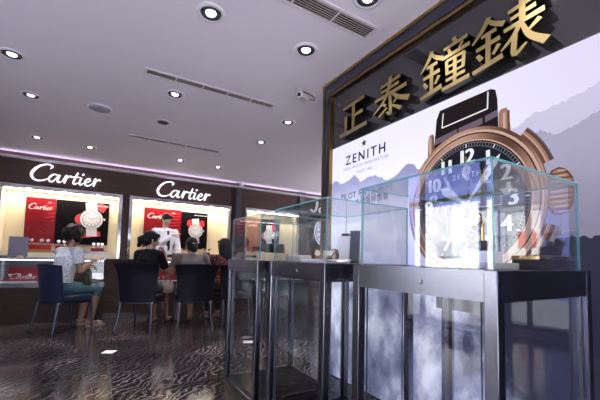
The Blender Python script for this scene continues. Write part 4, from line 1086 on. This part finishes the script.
def person(label, loc, rotz, J, look, skin='skin', female=True):
    """J: joints in local metres, person faces local +Y, right side is +X"""
    t = thing('person', label, 'person', loc, rotz)
    V = {k: Vector(v) for k, v in J.items() if k not in ('arms', 'legs', 'head_yaw', 'head_pitch', 'head_roll')}
    pel, ch, nk, hd = V['pelvis'], V['chest'], V['neck'], V['head']
    HR = Euler((J.get('head_pitch', 0), J.get('head_roll', 0), J.get('head_yaw', 0)), 'XYZ').to_matrix()
    sw = look.get('sw', .175); wst = look.get('waist', .135)
    def ell(c, rx, ry, n=24): return [c+Vector((rx*math.cos(2*PI*k/n), ry*math.sin(2*PI*k/n), 0)) for k in range(n)]
    def torso(mb, o, low=0.):
        mid = pel.lerp(ch, .5)
        mb.rings([ell(pel+Vector((0, 0, -.10)), .11+o, .10+o), ell(pel+Vector((0, 0, -.05)), .155+o, .13+o), ell(pel+Vector((0, 0, .03)), .165+o, .13+o), ell(mid, wst+o, .105+o), ell(ch+Vector((0, 0, -.06)), wst+.018+o, .118+o), ell(ch+Vector((0, 0, .05)), sw-.02+o, .112+o),
                  ell(ch.lerp(nk, .62), sw-.025+o, .082+o), ell(ch.lerp(nk, .86), sw*.55+o, .062+o), ell(nk, .055+o*.6, .055+o*.6)])
    mb = MB(); torso(mb, 0.)
    mb.cone(nk+Vector((0, 0, -.04)), hd+HR @ Vector((0, -.02, -.07)), .056, .05)
    # head: skull, jaw, nose, ears
    def h(p): return hd+HR @ Vector(p)
    mb.sph(h((0, -.012, .025)), (.074, .092, .088), 20, HR); mb.sph(h((0, .018, -.028)), (.062, .070, .078), 18, HR); mb.sph(h((0, .048, -.085)), (.030, .028, .022), 12, HR)
    mb.sph(h((0, .060, -.012)), (.052, .032, .055), 14, HR)
    mb.cone(h((0, .086, .012)), h((0, .104, -.024)), .008, .013, 10)
    for sx in (-1, 1):
        mb.sph(h((sx*.010, .096, -.028)), .009, 8); mb.sph(h((sx*.074, -.008, -.008)), (.010, .020, .032), 10, HR); mb.sph(h((sx*.036, .066, -.022)), (.02, .016, .018), 8, HR)
    mb.sph(h((0, .088, -.054)), (.022, .010, .008), 8, HR)
    for A in J['arms']:
        s_, e_, w_ = (Vector(A[k]) for k in ('s', 'e', 'w'))
        mb.cone(s_, e_, .048, .038); mb.cone(e_, e_.lerp(w_, .4), .040, .038); mb.cone(e_.lerp(w_, .4), w_, .037, .025)
        hand_into(mb, w_, A['d'], A['n'], A['side'], A.get('curl', .5), .95, A.get('point', False))
    for Lg in J['legs']:
        hp, kn, an, to = (Vector(Lg[k]) for k in ('h', 'k', 'a', 't'))
        mb.cone(hp, kn, .088, .058); mb.cone(kn, kn.lerp(an, .35), .057, .058); mb.cone(kn.lerp(an, .35), an, .056, .036)
        mb.cone(an, an.lerp(to, .1)+Vector((0, 0, -.035)), .036, .034); mb.cone(an+Vector((0, 0, -.04)), to, .033, .026); mb.cone(an+(an-to).normalized()*Vector((1, 1, 0)).length*.01+Vector((0, 0, -.045)), to, .028, .024)
    mb.build('body', skin, t, remesh=.0055, sm=3)
    # face details
    for sx in (-1, 1):
        MB().sph(h((sx*.031, .079, .010)), (.0135, .0095, .0075), 10, HR).build('eye', 'eyew', t, smooth=True)
        MB().sph(h((sx*.031, .0865, .010)), (.006, .0035, .006), 8, HR).build('iris', 'iris', t, smooth=True)
        MB().tube([tuple(h((sx*.014, .091, .028))), tuple(h((sx*.032, .089, .034))), tuple(h((sx*.052, .074, .029)))], [.003, .0042, .0025], 8).build('eyebrow', 'hair', t, smooth=True)
    MB().sph(h((0, .0945, -.054)), (.021, .0065, .0065), 10, HR).build('mouth', 'lip', t, smooth=True)
    # clothes
    mb = MB(); torso(mb, .014)
    mb.bm.faces.ensure_lookup_table()
    for A in J['arms']:
        s_, e_, w_ = (Vector(A[k]) for k in ('s', 'e', 'w')); f = look.get('sleeve', .6); g_ = look.get('loose', .016)
        top = ch.lerp(nk, .55); mb.cone(Vector((top.x+(s_.x-top.x)*.45, s_.y, s_.z+.005)), s_, .066, .060)
        if f <= 1: mb.tube([s_, s_.lerp(e_, f)], [.052+g_, .044+g_+.004], 16); mb.sph(s_, .052+g_)
        else:
            mb.cone(s_, e_, .050+g_, .042+g_); mb.cone(e_, e_.lerp(w_, f-1), .042+g_, .032+g_*.8)
    # cut the neckline: drop everything above the neck base
    zn = nk.z-.012; geom = list(mb.bm.verts)+list(mb.bm.edges)+list(mb.bm.faces)
    mb.build('top', look['top'], t, remesh=.008, sm=4)
    mb = MB(); lg = look.get('leg', 1.9)
    o = .018; mb.rings([ell(pel+Vector((0, 0, -.115)), .12+o, .11+o), ell(pel+Vector((0, 0, -.05)), .158+o, .132+o), ell(pel+Vector((0, 0, .05)), .162+o, .130+o)])
    for Lg in J['legs']:
        hp, kn, an = (Vector(Lg[k]) for k in ('h', 'k', 'a'))
        if lg <= 1: mb.cone(hp, hp.lerp(kn, lg), .098, .098-.03*lg+.004)
        else:
            mb.cone(hp, kn, .098, .072); mb.tube([kn, kn.lerp(an, lg-1)], [.072, .072-.02*(lg-1)], 16)
    if look.get('skirt'):
        ks = [Vector(L_['k']) for L_ in J['legs']]; hs = [Vector(L_['h']) for L_ in J['legs']]
        mb.cone((hs[0]+hs[1])/2, (ks[0]+ks[1])/2, .095, .07)
    mb.build('skirt' if look.get('skirt') else 'trousers', look['bottom'], t, remesh=.008, sm=4)
    for Lg in J['legs']:
        an, to = Vector(Lg['a']), Vector(Lg['t']); dd = (to-an); dd.z = 0; dd.normalize(); hl = an-dd*.03
        mb = MB(); zf = to.z-.028; sh = Vector((-dd.y, dd.x, 0))
        def sole(z, k): return [Vector((0, 0, z))+hl*Vector((1, 1, 0)).length**0*1.0 for _ in ()]
        ring = []
        for q, wd in ((-.02, .018), (.0, .032), (.06, .034), (.13, .042), (.19, .038), (.225, .022)): ring.append((hl.x+dd.x*q, hl.y+dd.y*q, wd))
        pts = [(x+sh.x*w_, y+sh.y*w_) for x, y, w_ in ring]+[(x-sh.x*w_, y-sh.y*w_) for x, y, w_ in ring[::-1]]
        mb.poly([(x, y, .002) for x, y in pts], (0, 0, .016))
        if look.get('closed'):
            mb.cone(hl+Vector((0, 0, -hl.z+.045)), hl+dd*.18+Vector((0, 0, -hl.z+.035)), .044, .040)
        else:
            mb.tube(catmull([tuple(Vector((hl.x, hl.y, .015))+dd*.14+sh*.042), tuple(Vector((hl.x, hl.y, .068))+dd*.13), tuple(Vector((hl.x, hl.y, .015))+dd*.14-sh*.042)], 6), .009, 8)
            mb.tube(catmull([tuple(Vector((hl.x, hl.y, .06))+dd*.05+sh*.036), tuple(Vector((hl.x, hl.y, .075))-dd*.03), tuple(Vector((hl.x, hl.y, .06))+dd*.05-sh*.036)], 6), .006, 8)
        mb.build('shoe', look['shoe'], t, smooth='auto')
    return t, h, HR

def seat_legs(kx=.10, ky=.40, ay=.36, spread=.0, th=.545):
    return [dict(h=(sx*.088, .02, th), k=(sx*(kx+spread), ky, th-.035), a=(sx*(kx+.005), ay, .085), t=(sx*(kx+.02), ay+.14, .034)) for sx in (1, -1)]
# 1: woman in patterned blouse
J = dict(pelvis=(0, -.02, .575), chest=(.02, .05, .90), neck=(.02, .085, 1.085), head=(.02, .13, 1.225), head_yaw=R(8), head_pitch=R(-10),
         arms=[dict(s=(.205, .07, 1.015), e=(.235, .10, .775), w=(.165, .315, .905), d=(-.15, .9, .25), n=(.5, -.3, .8), side=-1, curl=.7),
               dict(s=(-.165, .07, 1.015), e=(-.22, .15, .78), w=(-.06, .35, .80), d=(.6, .8, .1), n=(-.2, -.2, .9), side=1, curl=.6)],
         legs=seat_legs(.10, .42, .36, .01))
p1, h, HR = person('woman with curly black hair, white patterned blouse and teal trousers, sitting on the blue chair', (-.375, 5.435, 0), R(-57), J, dict(top='blouse', bottom='teal', shoe='sandal', sleeve=.62, leg=1.22, sw=.185, waist=.155, loose=.02), 'skind')
mb = MB(); rnd = random.Random(3)
for k in range(110):
    a, b = rnd.uniform(0, 2*PI), rnd.uniform(-.75, 1.2); q = (.088*math.cos(a)*math.cos(b), -.030+.102*math.sin(a)*math.cos(b), .030+.105*math.sin(b))
    if q[1] > .055 and q[2] < .075: continue
    mb.sph(h(q), rnd.uniform(.030, .046), 8)
mb.sph(h((0, -.025, .04)), (.085, .10, .09), 14, HR); mb.build('hair', 'hair', p1, remesh=.008, sm=1)
t = thing('handbag', 'dark olive handbag on the lap of the woman in patterned blouse', 'bag', (-.13, 5.525, .575), R(-57))
mb = MB(); rs = []
for z, wx, wy in ((.0, .13, .045), (.03, .135, .055), (.12, .12, .045), (.17, .10, .025)): rs.append([(math.copysign(abs(math.cos(a))**.5, math.cos(a))*wx, math.copysign(abs(math.sin(a))**.5, math.sin(a))*wy, z) for a in [2*PI*k/24 for k in range(24)]])
mb.rings(rs).build('bag_body', 'bagdark', t, smooth='auto')
MB().tube(catmull([(-.06, 0, .165), (-.05, 0, .23), (.05, 0, .23), (.06, 0, .165)], 6), .006, 8).build('handle', 'bagdark', t, smooth=True)
# 2: woman in black, hand at chin
J = dict(pelvis=(0, -.02, .575), chest=(.0, .06, .90), neck=(.0, .085, 1.085), head=(.015, .115, 1.215), head_yaw=R(-48), head_pitch=R(-12),
         arms=[dict(s=(.145, .09, 1.015), e=(.19, .22, .80), w=(.145, .27, 1.03), d=(-.45, -.1, .85), n=(.6, .7, .2), side=-1, curl=1.1),
               dict(s=(-.150, .08, 1.015), e=(-.20, .15, .79), w=(-.05, .33, .80), d=(.8, .6, .0), n=(-.1, -.2, .9), side=1)],
         legs=seat_legs(.09, .44, .52))
p2, h, HR = person('woman in black with silver hair clip, hand at her chin, on the left black chair', (.60, 5.09, 0), R(-31.5), J, dict(top='blacktop', bottom='greyskirt', shoe='shoe', sleeve=.9, leg=.95, skirt=True, sw=.150, waist=.12, loose=.008))
mb = MB(); mb.sph(h((0, -.028, .040)), (.088, .106, .094), 18, HR); mb.sph(h((0, -.06, -.02)), (.080, .075, .09), 14, HR); mb.sph(h((.0, .055, .075)), (.07, .04, .035), 12, HR)
mb.sph(h((-.0, -.135, -.035)), (.055, .055, .07), 12, HR); mb.cone(h((0, -.13, -.04)), h((.0, -.15, -.115)), .045, .03)
for sx in (-1, 1): mb.sph(h((sx*.074, .015, .02)), (.016, .034, .05), 10, HR)
for k in range(6): mb.tube([tuple(h((rnd.uniform(-.03, .03), -.14, -.03))), tuple(h((rnd.uniform(-.05, .05), -.20, rnd.uniform(-.06, .02))))], [.012, .003], 6)
mb.build('hair', 'hair', p2, remesh=.007, sm=1)
MB().rbox(h((-.03, -.118, .035)), (.05, .016, .026), HR, .005).build('hair_clip', 'silverclip', p2)
t = thing('handbag', 'pale floral handbag beside the woman in black', 'bag', (.915, 5.20, .4665), R(-31.5))
mb = MB(); rs = []
for z, wx, wy in ((.0, .085, .045), (.03, .095, .055), (.11, .085, .045), (.15, .07, .025)): rs.append([(math.copysign(abs(math.cos(a))**.5, math.cos(a))*wx, math.copysign(abs(math.sin(a))**.5, math.sin(a))*wy, z) for a in [2*PI*k/24 for k in range(24)]])
mb.rings(rs).build('bag_body', 'bagfloral', t, smooth='auto')
MB().tube(catmull([(-.04, 0, .145), (-.03, 0, .21), (.03, 0, .21), (.04, 0, .145)], 6), .005, 8).build('handle', 'bagdark', t, smooth=True)
# 3: woman with bun, from behind
J = dict(pelvis=(0, -.02, .565), chest=(.0, .05, .87), neck=(.0, .07, 1.035), head=(.0, .11, 1.145), head_yaw=R(4), head_pitch=R(-12),
         arms=[dict(s=(.185, .07, .965), e=(.26, .18, .76), w=(.12, .42, .84), d=(-.3, .9, .05), n=(.1, -.1, .9), side=-1),
               dict(s=(-.185, .07, .965), e=(-.26, .18, .76), w=(-.12, .42, .84), d=(.3, .9, .05), n=(-.1, -.1, .9), side=1)],
         legs=seat_legs(.09, .44, .50))
p3, h, HR = person('woman with gold clip in her hair bun and taupe top, on the middle black chair', (1.20, 4.98, 0), R(-2), J, dict(top='taupe', bottom='greyskirt', shoe='shoe', sleeve=.55, leg=.95, skirt=True, sw=.195, loose=.026))
mb = MB(); mb.sph(h((0, -.022, .038)), (.090, .106, .096), 18, HR); mb.sph(h((0, -.045, -.02)), (.078, .075, .075), 14, HR); mb.sph(h((0, .055, .078)), (.07, .04, .03), 12, HR); mb.sph(h((0, -.118, -.065)), (.055, .045, .05), 14, HR)
for sx in (-1, 1): mb.sph(h((sx*.074, .015, .02)), (.016, .034, .05), 10, HR)
mb.build('hair', 'hair', p3, remesh=.007, sm=1)
MB().sph(h((0, -.132, .012)), (.028, .010, .013), 12, HR).build('hair_clip', 'goldclip', p3, smooth=True)
# 4: long haired woman
J = dict(pelvis=(0, -.02, .57), chest=(.0, .05, .88), neck=(.0, .07, 1.045), head=(-.01, .10, 1.165), head_yaw=R(20), head_pitch=R(-8),
         arms=[dict(s=(.185, .08, .97), e=(.25, .18, .76), w=(.10, .40, .85), d=(-.3, .9, .05), n=(.1, -.1, .9), side=-1),
               dict(s=(-.185, .08, .97), e=(-.25, .16, .76), w=(-.14, .40, .84), d=(.2, .9, .05), n=(-.1, -.1, .9), side=1)],
         legs=seat_legs(.09, .44, .46))
p4, h, HR = person('woman with long black hair, red and black top, seated beside the farthest case', (1.74, 5.07, 0), R(7), J, dict(top='redblack', bottom='trousers', shoe='shoe', sleeve=.8, leg=1.9))
mb = MB(); mb.sph(h((0, -.022, .036)), (.090, .108, .096), 18, HR); mb.sph(h((0, .05, .078)), (.072, .045, .03), 12, HR)
for k in range(13):
    a = PI+R(-25)+R(230)*k/12; q0 = (.080*math.cos(a), -.02+.088*math.sin(a), .02)
    mb.cone(h(q0), h((q0[0]*1.08, q0[1]*1.08-.012, -.18-.02*(k % 3))), .026, .020, 8)
mb.build('hair', 'hair', p4, remesh=.008, sm=2)
# 5: salesman standing behind the counter
J = dict(pelvis=(0, 0, .96), chest=(0, .015, 1.31), neck=(0, .02, 1.515), head=(0, .045, 1.665), head_yaw=R(6), head_pitch=R(-16),
         arms=[dict(s=(.20, .02, 1.445), e=(.235, .10, 1.17), w=(-.005, .26, 1.375), d=(-.85, .35, .35), n=(.3, .35, .9), side=1, curl=.25),
               dict(s=(-.20, .02, 1.445), e=(-.255, .05, 1.155), w=(-.165, .20, .985), d=(.2, .7, -.6), n=(-.5, .5, .6), side=1, curl=.5)],
         legs=[dict(h=(sx*.095, 0, .90), k=(sx*.10, .015, .49), a=(sx*.10, -.01, .09), t=(sx*.12, .13, .034)) for sx in (1, -1)])
p5, h, HR = person('salesman standing behind the counter in white shirt and black tie, hand raised', (1.10, 6.80, 0), R(-159.6), J, dict(top='shirt', bottom='trousers', shoe='shoe', sleeve=1.86, leg=1.95, closed=True, sw=.195, waist=.14, loose=.018), 'skinlit', female=False)
mb = MB(); mb.sph(h((0, -.022, .042)), (.084, .098, .092), 18, HR); mb.sph(h((0, -.055, -.01)), (.074, .062, .06), 14, HR); mb.sph(h((-.012, .058, .080)), (.068, .040, .030), 14, HR); mb.sph(h((.035, .066, .062)), (.034, .024, .022), 10, HR)
for sx in (-1, 1): mb.sph(h((sx*.072, .012, .035)), (.014, .030, .034), 10, HR)
mb.build('hair', 'hair', p5, remesh=.006, sm=1)
mb = MB(); nk = Vector(J['neck'])
mb.rings([[(x*w_, y, z) for x, y in ((-1, yy), (1, yy), (1, yy-.012), (-1, yy-.012))] for z, yy, w_ in ((1.462, .115, .020), (1.425, .132, .017), (1.30, .150, .026), (1.12, .138, .034), (1.08, .136, .004))]); mb.build('tie', 'tie', p5)
mb = MB()
for sx in (-1, 1): mb.poly([(sx*.002, .105, 1.475), (sx*.055, .078, 1.525), (sx*.062, .072, 1.50), (sx*.045, .118, 1.44)], (0, .012, 0))
mb.build('collar', 'shirt', p5)
MB().rings([[(.178*k*math.cos(a), .148*k*math.sin(a), z) for a in [2*PI*q/32 for q in range(32)]] for z, k in ((.985, 1.02), (.988, 1.05), (1.02, 1.04), (1.023, 1.0))]).build('belt', 'black', p5)

# ------------------------------------------------------------------ floor markers, street
def marker(x, y, a, label):
    tag(MB().rbox((x, y, .0015), (.11, .11, .002), Matrix.Rotation(a, 3, 'Z')).build('floor_marker', 'whitecard'), label, 'floor marker')
marker(.171, 4.015, R(62), 'small white square lying on the dark floor before the black chairs')
marker(1.601, 3.79, R(62), 'small white square on the floor seen through the farthest case')
gs = MB(); gs.box((-14, -9, -.12), (-2.36, 12, -.02)); struct('ground_street', gs, 'pavement')
fc = MB(); fc.box((-2.36, -9, -.12), (14, -1.76, -.02)); fc.box((6.31, -1.76, -.12), (14, 12, -.02)); struct('ground_bounce', fc, 'bounceground')  # unseen ground, made pale to bounce sunlight up to the ceiling
t = thing('street_building', 'blue grey building with white shopfront across the street, mirrored in the glass', 'building', (-8.5, 4, -.02))
MB().box((-9.5, -4, -.02), (-8.5, 14, 6.5)).build('facade', 'facade', t, True)
MB().box((-8.499, 4.9, -.02), (-8.40, 8.6, 2.95)).build('shopfront', 'facadew', t, True)
MB().box((-8.395, 5.0, 1.55), (-8.37, 5.5, 2.0)).build('shop_sign', 'redsign', t, True)
MB().box((-8.395, 6.05, .1), (-8.37, 6.12, 2.9)).build('pilaster', 'facade', t, True)
MB().box((-8.395, 6.6, 1.2), (-8.37, 7.6, 1.7)).build('shop_sign', 'shutter', t, True)
t = thing('street_hedge', 'low green hedge before the white shopfront across the street', 'hedge', (-7.6, 7.2, -.02))
mb = MB(); rh = random.Random(5)
for q in range(420):
    c_ = Vector((-7.6+rh.uniform(-.28, .28), rh.uniform(6.0, 8.3), rh.uniform(.12, .62+rh.uniform(0, .25)))); nrm_ = Vector((rh.uniform(-1, 1), rh.uniform(-1, 1), rh.uniform(-.3, 1))).normalized(); u_ = nrm_.orthogonal().normalized()*.09; w_ = nrm_.cross(u_)*.6
    mb.poly([c_-u_, c_-w_, c_+u_, c_+w_])
mb.build('foliage', 'leafgreen', t, True, recalc=False)
MB().box((-7.95, 5.95, -.02), (-7.25, 8.35, .14)).build('planter', 'shutter', t, True)

# ------------------------------------------------------------------ camera, world, output look
cam = bpy.data.cameras.new('camera'); co = bpy.data.objects.new('camera', cam); C.objects.link(co)
Rv, Uv, Fv = Vector((.85526504, -.5176384, .02392071)), Vector((-.05439268, -.04377152, .99755977)), Vector((.5153282, .8544791, .06559199))
mx = Matrix((Rv, Uv, -Fv)).transposed(); co.matrix_world = Matrix.Translation((0, 0, 1.0)) @ mx.to_4x4()
cam.sensor_width = 36; cam.lens = 337.152/600*36; cam.shift_y = 36.537/600; cam.clip_start = .02
S.camera = co
W = bpy.data.worlds.new('sky'); S.world = W; W.use_nodes = True; nt = W.node_tree; nt.nodes.clear()
o = nt.nodes.new('ShaderNodeOutputWorld'); b = nt.nodes.new('ShaderNodeBackground'); b.inputs[0].default_value = (.86, .90, 1., 1); b.inputs[1].default_value = 5.
nt.links.new(b.outputs[0], o.inputs[0])
sl = bpy.data.lights.new('sun', 'SUN'); sl.energy = 85.; sl.angle = R(2); sl.color = (1., .97, .93)
so = bpy.data.objects.new('sun', sl); C.objects.link(so); so.location = (6, 2, 12); so.rotation_euler = Vector((-.40, .15, -.92)).to_track_quat('-Z', 'Y').to_euler(); so['kind'] = 'structure'
S.view_settings.view_transform = 'Standard'; S.view_settings.look = 'None'; S.view_settings.exposure = 0; S.view_settings.gamma = 1; S.view_settings.use_curve_mapping = False
S.cycles.transparent_max_bounces = 48; S.cycles.max_bounces = 10; S.cycles.glossy_bounces = 6; S.cycles.sample_clamp_indirect = 6.
